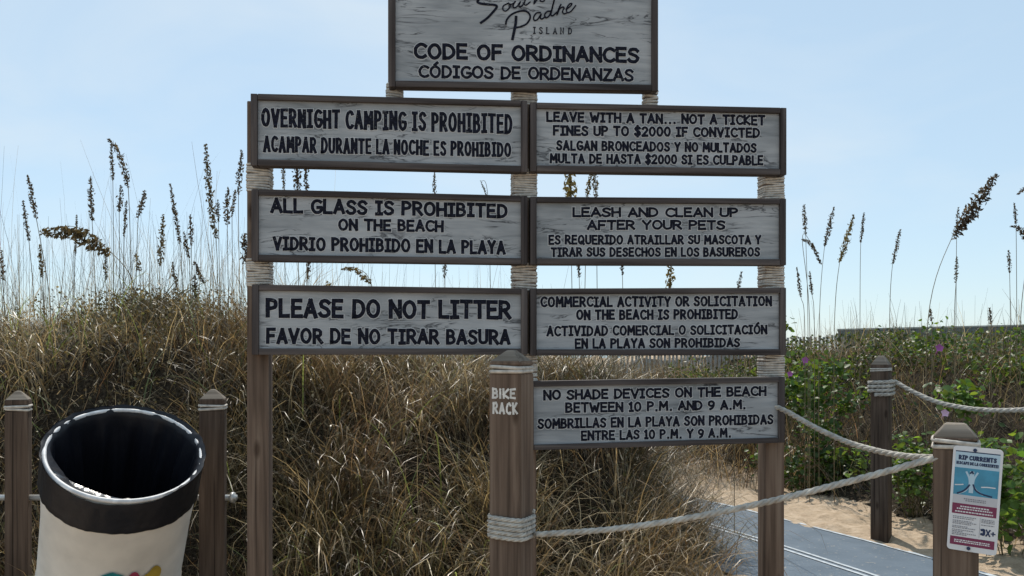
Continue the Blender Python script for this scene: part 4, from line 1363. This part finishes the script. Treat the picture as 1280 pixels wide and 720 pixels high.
# low round shrub on the crest of the left dune
sc_ = P(190, 412, 5.6); sg = float(ground_h(sc_.x, sc_.y)) - .02
shrub = empty('round_shrub', (sc_.x, sc_.y, sg)); tag(shrub, 'low round olive brown shrub crowning the dune above the trash drum', 'shrub')
n = 5200
th_ = rng.uniform(0, 6.28, n); ph_ = np.arccos(rng.uniform(-.1, 1, n)); rad2 = rng.uniform(.3, 1.08, n) ** .8 * (1 + .6 * (vnoise(th_ * 1.5, ph_ * 3, 1.5, 41) - .5))
pp = np.stack([np.sin(ph_) * np.cos(th_) * .50, np.sin(ph_) * np.sin(th_) * .34, np.cos(ph_) * .25], -1) * rad2[:, None]
pp[:, 2] += max(0.0, sc_.z - .10 - sg)
nr = pp * 2 + rng.normal(size=(n, 3)) * .5; nr /= np.linalg.norm(nr, axis=1, keepdims=True)
V, F, C = leaf_cloud(pp, nr, rng.uniform(.010, .024, n), np.array([(.135, .110, .060)]) * rng.lognormal(0, .4, (n, 1)))
mesh_obj('foliage', V, F, M_leaf2, shrub, None, False, C)
mb = MB()
for k in range(26):
    a = random.uniform(0, 6.28); e_ = Vector((math.cos(a) * random.uniform(.1, .42), math.sin(a) * .3, random.uniform(.12, .36) + max(0, sc_.z - .10 - sg) * .9))
    mb.tube(scr([(0.02 * math.cos(a), 0.02 * math.sin(a), 0), e_ * .55 + Vector((0, 0, .05)), e_], 4), [.006 - .0045 * q / 9 for q in range(9)], 5)
mb.obj('twigs', M_vstem, shrub, True)
stuff(scrub.obj('dune_scrub', M_grass), 'brown twiggy scrub covering the dune right of the path', 'scrub')

small = Pile()
n = 19000
r = scatter(n, 2.0, 7.4, 4.8, 11.4, lambda x, y: rmask(x, y) * (.1 + .9 * S(.42, .6, vnoise(x, y, 1.1, 21))))
r[:, 2] += rng.uniform(.03, .34, n)
nr = rng.normal(size=(n, 3)) * .7 + np.array([0, -.1, .8]); nr /= np.linalg.norm(nr, axis=1, keepdims=True)
small.add(leaf_cloud(r, nr, rng.uniform(.025, .055, n), np.array([(.042, .070, .022)]) * rng.lognormal(0, .5, (n, 1))))
stuff(small.obj('creeper_leaves', M_leaf), 'small olive green creeper leaves scattered through the brown scrub', 'ground cover')

# ---------------------------------------------------------------- green beach vines, each a plant of its own, with flowers
M_flower = mat_plain('purple_petal', (.40, .12, .34), .6, .2)
M_vstem = mat_plain('vine_stem', (.12, .11, .05), .8, .1)
M_pinkf = mat_plain('pale_pink_petal', (.62, .42, .55), .6, .2)
def vine(px, py, d, rx, ry, rz, n, label, bright=1.0, ls=(.045, .085), flowers=(), seedn=0):
    c = P(px, py, d); zg = float(ground_h(c.x, c.y))
    o = empty('beach_vine', (c.x, c.y, zg))
    tag(o, label, 'plant', 'green vines on the right dune')
    # lumpy shoots: leaves crowd around a dozen shoot tips
    ns = max(6, n // 16)
    tips = rng.normal(size=(ns, 3)) * np.array([rx, ry, rz]) * .5 + np.array([c.x, c.y, c.z])
    n = int(n * 2.3)
    k = rng.integers(0, ns, n)
    pos = tips[k] + rng.normal(size=(n, 3)) * np.array([.075, .075, .06])
    g = ground_h(pos[:, 0], pos[:, 1]); pos[:, 2] = np.maximum(pos[:, 2], g + .02)
    nr = rng.normal(size=(n, 3)) * .55 + np.array([-.1, -.15, .85]); nr /= np.linalg.norm(nr, axis=1, keepdims=True)
    rgb = np.array([(.078, .138, .036)]) * bright * rng.lognormal(0, .30, (n, 1)) * (1 + rng.normal(0, .06, (n, 3)))
    off = np.array([c.x, c.y, zg])
    V, F, C = leaf_cloud(pos - off, nr, rng.uniform(*ls, n) * .78, rgb)
    mesh_obj('foliage', V, F, M_leaf, o, None, False, C)
    mb = MB()
    for t in tips[:14]:
        gx_ = (t[0] * .4 + c.x * .6, t[1] * .4 + c.y * .6)
        a = Vector((gx_[0], gx_[1], float(ground_h(*gx_)) - .02)) - Vector(off); e_ = Vector(t) - Vector(off)
        m = a.lerp(e_, .55) + Vector((random.uniform(-.05, .05), random.uniform(-.05, .05), .04))
        mb.tube(scr([a, m, e_], 4), .0032, 5)
    mb.obj('stems', M_vstem, o, True)
    for (fx, fy, fd, fs, pale) in flowers:
        q = P(fx, fy, fd) - Vector(off)
        fm = MB(); npet = 5
        dirc = Vector((-.1, -1, .35)).normalized(); ux = dirc.orthogonal().normalized(); uy = dirc.cross(ux)
        vs = [q]; 
        for i in range(20):
            a = 2 * math.pi * i / 20; rr_ = fs * (1 + .14 * math.cos(npet * a))
            vs.append(q + (ux * math.cos(a) + uy * math.sin(a)) * rr_ + dirc * fs * .75)
        fm.add(vs, [(0, 1 + i, 1 + (i + 1) % 20) for i in range(20)])
        fm.tube([q, q - dirc * fs * 1.4 - Vector((0, 0, fs))], fs * .18, 5)
        fm.obj('flower', M_pinkf if pale else M_flower, o, True)
    return o
vine(1015, 490, 8.0, .42, .35, .42, 420, 'leafy green vine with two purple flowers beside the right edge of the notice board', 1.1, (.05, .10),
     [(1006, 451, 7.75, .032, False), (987, 468, 7.7, .026, False)])
vine(1020, 585, 7.6, .45, .25, .22, 360, 'dark green vine trailing low on the dune beside the path, left of the far post', .75, (.045, .08))
vine(1140, 585, 6.5, .45, .25, .16, 330, 'bright green vine low behind the rope, between far post and plate post', 1.1, (.04, .075))
vine(1266, 600, 5.3, .34, .25, .30, 420, 'large bright green vine crowding beside the rip currents plate', 1.35, (.055, .095))
vine(1212, 500, 5.9, .16, .16, .10, 90, 'small bright green sprig with a pale pink flower above the plate post', 1.35, (.05, .085), [(1180, 517, 5.7, .026, True)])
vine(1192, 440, 8.2, .65, .4, .20, 220, 'sparse green vine with one purple flower on top of the right dune', .9, (.04, .07), [(1173, 436, 7.7, .036, False)])
vine(1268, 472, 7.6, .45, .3, .20, 200, 'loose green vine at the right edge of the photo above the sagging rope', 1.0, (.045, .08))

# ---------------------------------------------------------------- sea oats, one plant per stalk
M_oatc = M_oat
def sea_oat(tip, base_, root, d, label, group, fat=1.0, via=None, warm=1.0, hl=None):
    """tip/base of the seed head and a point of the stem, in photo pixels at depth d"""
    rp = P(root[0], root[1], d)
    zg = float(ground_h(rp.x, rp.y)) - .02
    o = empty('sea_oat', (rp.x, rp.y, zg)); tag(o, label, 'sea oat', group)
    off = Vector((rp.x, rp.y, zg))
    jd = random.uniform(-.15, .15)
    b3 = P(base_[0], base_[1], d + jd) - off; t3 = P(tip[0], tip[1], d + jd * 1.3) - off
    r3 = Vector((0, 0, 0)); rv = P(root[0], root[1], d) - off
    pts = [r3, rv] if rv.z > .08 else [r3]
    head = [b3] + ([P(via[0], via[1], d + jd) - off] if via else []) + [t3]
    line = scr(pts + head, 8)
    mb = MB(); n = len(line)
    mb.tube(line, [.0030 * (1 - .72 * k / n) + .0006 for k in range(n)], 5)
    mb.obj('stem', M_stem, o, True)
    hp = resample(scr(head, 8), .010)
    pos = []; nr = []; sz = []; ax = []
    L = len(hp)
    for i, q in enumerate(hp):
        f = i / max(1, L - 1)
        env = 1.9 * (0.35 + 0.65 * math.sin(math.pi * min(1, .12 + f * .86))) * fat
        for _ in range(7 if fat > 1.4 else 5):
            a = random.uniform(0, 6.283); rad_ = random.uniform(0, .017) * env
            pos.append((q.x + rad_ * math.cos(a), q.y + rad_ * math.sin(a), q.z - random.uniform(0, .014 if fat < 1.4 else .030) * env))
            sz.append(random.uniform(.016, .027) * (.55 + .45 * env))
    n = len(pos); pos = np.array(pos); sz = np.array(sz)
    # flat lance-shaped spikelets that hang along the head
    hd = (hp[-1] - hp[0]).normalized()
    dirs = np.array(hd[:]) * .55 + rng.normal(size=(n, 3)) * .45 + np.array([0, 0, -.15 if fat < 1.4 else -.65])
    dirs /= np.linalg.norm(dirs, axis=1, keepdims=True)
    s_ = np.cross(dirs, rng.normal(size=(n, 3))); s_ /= np.linalg.norm(s_, axis=1, keepdims=True)
    V = np.stack([pos - dirs * sz[:, None] * .5, pos + s_ * sz[:, None] * .24, pos + dirs * sz[:, None] * .62, pos - s_ * sz[:, None] * .24], 1)
    F = (np.arange(n)[:, None] * 4 + np.arange(4)[None])
    c = np.array([(.105 * warm, .080 * warm, .055)]) * rng.lognormal(0, .35, (n, 1))
    mesh_obj('seed_head', V.reshape(-1, 3), F, M_oatc, o, None, False, np.repeat(c, 4, axis=0))
    return o
GL = 'sea oats on the left dune'; GM = 'sea oats behind the notice board'; GR = 'sea oats on the right dune'
OATS = [
 # tip, base, root, depth, label, group, fat, via, warm
 ((35, 219), (45, 271), (62, 372), 5.9, 'slim sea oat leaning left, above the post left of the drum', GL, .7, None, 1),
 ((29, 251), (36, 300), (42, 372), 6.1, 'short slim sea oat close beside the leaning one near the left edge', GL, .6, None, 1),
 ((50, 306), (53, 345), (55, 385), 5.8, 'low pale sea oat just left of the drooping plume', GL, .7, None, 1.3),
 ((2, 313), (3, 348), (6, 390), 5.9, 'sea oat cut by the left edge of the photo', GL, .7, None, 1),
 ((113, 221), (115, 274), (120, 380), 6.0, 'upright sea oat standing alone above the drooping plume', GL, .85, None, 1),
 ((52, 287), (134, 311), (166, 352), 5.5, 'largest sea oat on the left dune, its plume drooping sideways to the left', GL, 1.7, (96, 284), 1.25),
 ((135, 173), (160, 232), (164, 360), 5.9, 'tallest sea oat on the left dune, arching to the left at its tip', GL, .9, (149, 190), 1),
 ((139, 181), (141, 224), (142, 360), 6.1, 'thin tall sea oat directly under the arching tip of the tallest', GL, .6, None, 1),
 ((151, 232), (149, 263), (150, 360), 6.0, 'short dense sea oat below the arching tallest stalk', GL, .75, None, 1),
 ((158, 251), (155, 294), (154, 360), 6.2, 'thin low sea oat under the tallest stalk, hanging head', GL, .5, None, 1),
 ((181, 238), (173, 270), (170, 360), 5.9, 'short sea oat leaning right, right of the tallest stalk', GL, .75, None, 1),
 ((170, 317), (174, 337), (176, 370), 5.6, 'very low brown sea oat just above the round grass mound', GL, .8, None, 1.3),
 ((132, 320), (132, 348), (133, 372), 5.7, 'very low thin sea oat left of the round grass mound', GL, .5, None, 1),
 ((96, 269), (94, 318), (92, 385), 6.2, 'thin faint sea oat behind the drooping plume', GL, .4, None, 1),
 ((204, 268), (200, 330), (200, 370), 5.7, 'long pale brown sea oat above the round grass mound', GL, .85, None, 1.4),
 ((213, 230), (225, 303), (229, 385), 5.9, 'long thin sea oat with its head slanting down to the right', GL, .6, None, 1),
 ((238, 268), (239, 306), (241, 390), 6.0, 'narrow upright sea oat right of the long slanting one', GL, .6, None, 1),
 ((230, 290), (236, 320), (239, 390), 6.1, 'small slanting sea oat with dark head low beside the narrow one', GL, .7, None, 1),
 ((257, 180), (270, 296), (273, 395), 5.8, 'sea oat with the longest upright head, rust brown at its base', GL, .95, (262, 240), 1.3),
 ((272, 250), (273, 275), (275, 395), 6.0, 'small sea oat touching the longest upright head', GL, .6, None, 1),
 ((285, 235), (284, 278), (286, 400), 5.9, 'dense dark sea oat second from the notice board edge', GL, .9, None, 1),
 ((302, 187), (298, 242), (300, 400), 5.8, 'tall dark sea oat right against the left edge of the notice board', GL, .8, None, 1),
 ((294, 238), (290, 270), (292, 400), 6.1, 'thin sea oat between the two dark ones near the notice board', GL, .5, None, 1),
 ((243, 327), (255, 352), (262, 392), 5.6, 'low dark sea oat slanting right, down beside the grass mound', GL, .8, None, .9),
 ((243, 344), (245, 372), (250, 400), 5.6, 'lowest dark sea oat hanging under the slanting low one', GL, .9, None, .9),
 ((215, 328), (221, 358), (225, 385), 5.6, 'low thin sea oat rising right out of the grass mound', GL, .6, None, 1),
 ((305, 292), (307, 326), (312, 410), 5.2, 'stubby black sea oat head touching the edge of the all glass board', GL, 1.2, None, .8),
 ((354, 178), (355, 236), (357, 420), 6.0, 'faint sea oat showing under the camping board nearest its left post', GM, .5, None, 1.3),
 ((371, 176), (372, 243), (374, 420), 5.7, 'dense dark sea oat under the camping board, second from its left post', GM, 1.1, None, .9),
 ((381, 172), (383, 240), (384, 420), 5.8, 'dark sea oat under the camping board, third from its left post', GM, .8, None, .9),
 ((543, 216), (543, 250), (545, 430), 6.2, 'small upright sea oat above the word prohibited of the all glass board', GM, .5, None, 1),
 ((601, 226), (610, 248), (614, 430), 6.1, 'thin curling sea oat over the right end of the all glass board', GM, .3, None, 1),
 ((386, 310), (385, 347), (387, 425), 5.9, 'dark sea oat hanging under the all glass board near its left end', GM, .7, None, .9),
 ((428, 336), (463, 352), (476, 420), 5.5, 'drooping sea oat plume just above the please do not litter board', GM, 1.0, (444, 335), 1.4),
 ((409, 352), (415, 362), (418, 425), 5.6, 'rust coloured sea oat tuft peeping over the litter board', GM, 1.0, None, 1.8),
 ((557, 300), (556, 346), (558, 430), 5.9, 'small dark sea oat head under the middle of the all glass board', GM, .6, None, .9),
 ((712, 196), (713, 250), (716, 430), 5.6, 'broad golden brown sea oat under the ticket board', GM, 1.5, None, 1.9),
 ((739, 208), (734, 249), (730, 430), 5.8, 'slanting golden sea oat right of the broad one under the ticket board', GM, .7, None, 1.7),
 ((743, 206), (745, 250), (747, 430), 5.9, 'upright brown sea oat, rightmost of those under the ticket board', GM, .8, None, 1.2),
 ((725, 290), (724, 345), (726, 430), 5.9, 'small dark sea oat under the leash board near its left end', GM, .7, None, .9),
 ((776, 300), (778, 342), (779, 430), 6.0, 'small dark pointed sea oat under the middle of the leash board', GM, .6, None, .9),
 ((840, 318), (836, 366), (834, 430), 5.7, 'golden sea oat head standing between leash and commercial boards', GM, 1.0, None, 1.7),
 ((927, 340), (921, 366), (918, 430), 5.9, 'thin dark slanting sea oat beside the right post above the commercial board', GM, .5, None, .9),
 ((1005, 256), (1007, 292), (1010, 410), 7.4, 'upright sea oat first to the right of the notice board', GR, .7, None, 1),
 ((1026, 329), (1003, 299), (1012, 400), 7.2, 'sea oat with its head drooping to the right beside the notice board', GR, .8, (1014, 304), 1),
 ((1042, 259), (1031, 306), (1024, 410), 7.3, 'slim sea oat leaning right over the sand fence', GR, .8, None, 1),
 ((1067, 268), (1050, 325), (1043, 410), 7.1, 'golden brown sea oat leaning right over the end of the grey green wall', GR, 1.1, (1058, 300), 1.8),
 ((1080, 266), (1076, 302), (1075, 405), 7.6, 'slim upright sea oat just right of the golden brown one', GR, .6, None, 1),
 ((1125, 287), (1116, 328), (1112, 405), 7.3, 'lone slim sea oat above the far rope post', GR, .7, None, 1.1),
 ((1245, 216), (1193, 290), (1160, 400), 6.6, 'largest sea oat on the right dune, thick dark plume leaning right', GR, 1.8, (1222, 245), .9),
 ((1198, 259), (1196, 284), (1195, 395), 7.4, 'small sea oat standing behind the thick dark plume', GR, .5, None, 1),
 ((1196, 321), (1195, 352), (1193, 400), 7.4, 'small low sea oat below the thick dark plume', GR, .6, None, 1),
 ((996, 334), (1001, 370), (1006, 410), 7.5, 'low sea oat closest to the right edge of the notice board', GR, .6, None, 1),
 ((1012, 339), (1015, 367), (1018, 410), 7.4, 'low sea oat second from the notice board edge', GR, .6, None, 1),
 ((1261, 313), (1262, 340), (1263, 400), 7.4, 'slim low sea oat near the right edge of the photo', GR, .6, None, 1),
 ((1268, 254), (1270, 278), (1271, 395), 7.4, 'slim tall sea oat near the right edge of the photo', GR, .6, None, 1),
 ((1264, 282), (1286, 304), (1276, 395), 6.9, 'dark drooping plume cut by the right edge of the photo', GR, 1.2, (1276, 285), .9),
 ((1272, 242), (1300, 236), (1290, 395), 6.9, 'high drooping plume mostly beyond the right edge of the photo', GR, .9, (1285, 232), .9),
 ((1163, 386), (1164, 400), (1165, 415), 7.2, 'tiny dark sea oat low on the wall top left of the thick plume', GR, .6, None, 1),
 ((1237, 385), (1238, 404), (1239, 415), 7.0, 'tiny dark sea oat low on the wall top right of the thick plume', GR, .6, None, 1),
]
for (tip, bs, rt, d, lab, grp, fat, via, warm) in OATS:
    sea_oat(tip, bs, rt, d, lab, grp, fat, via, warm)
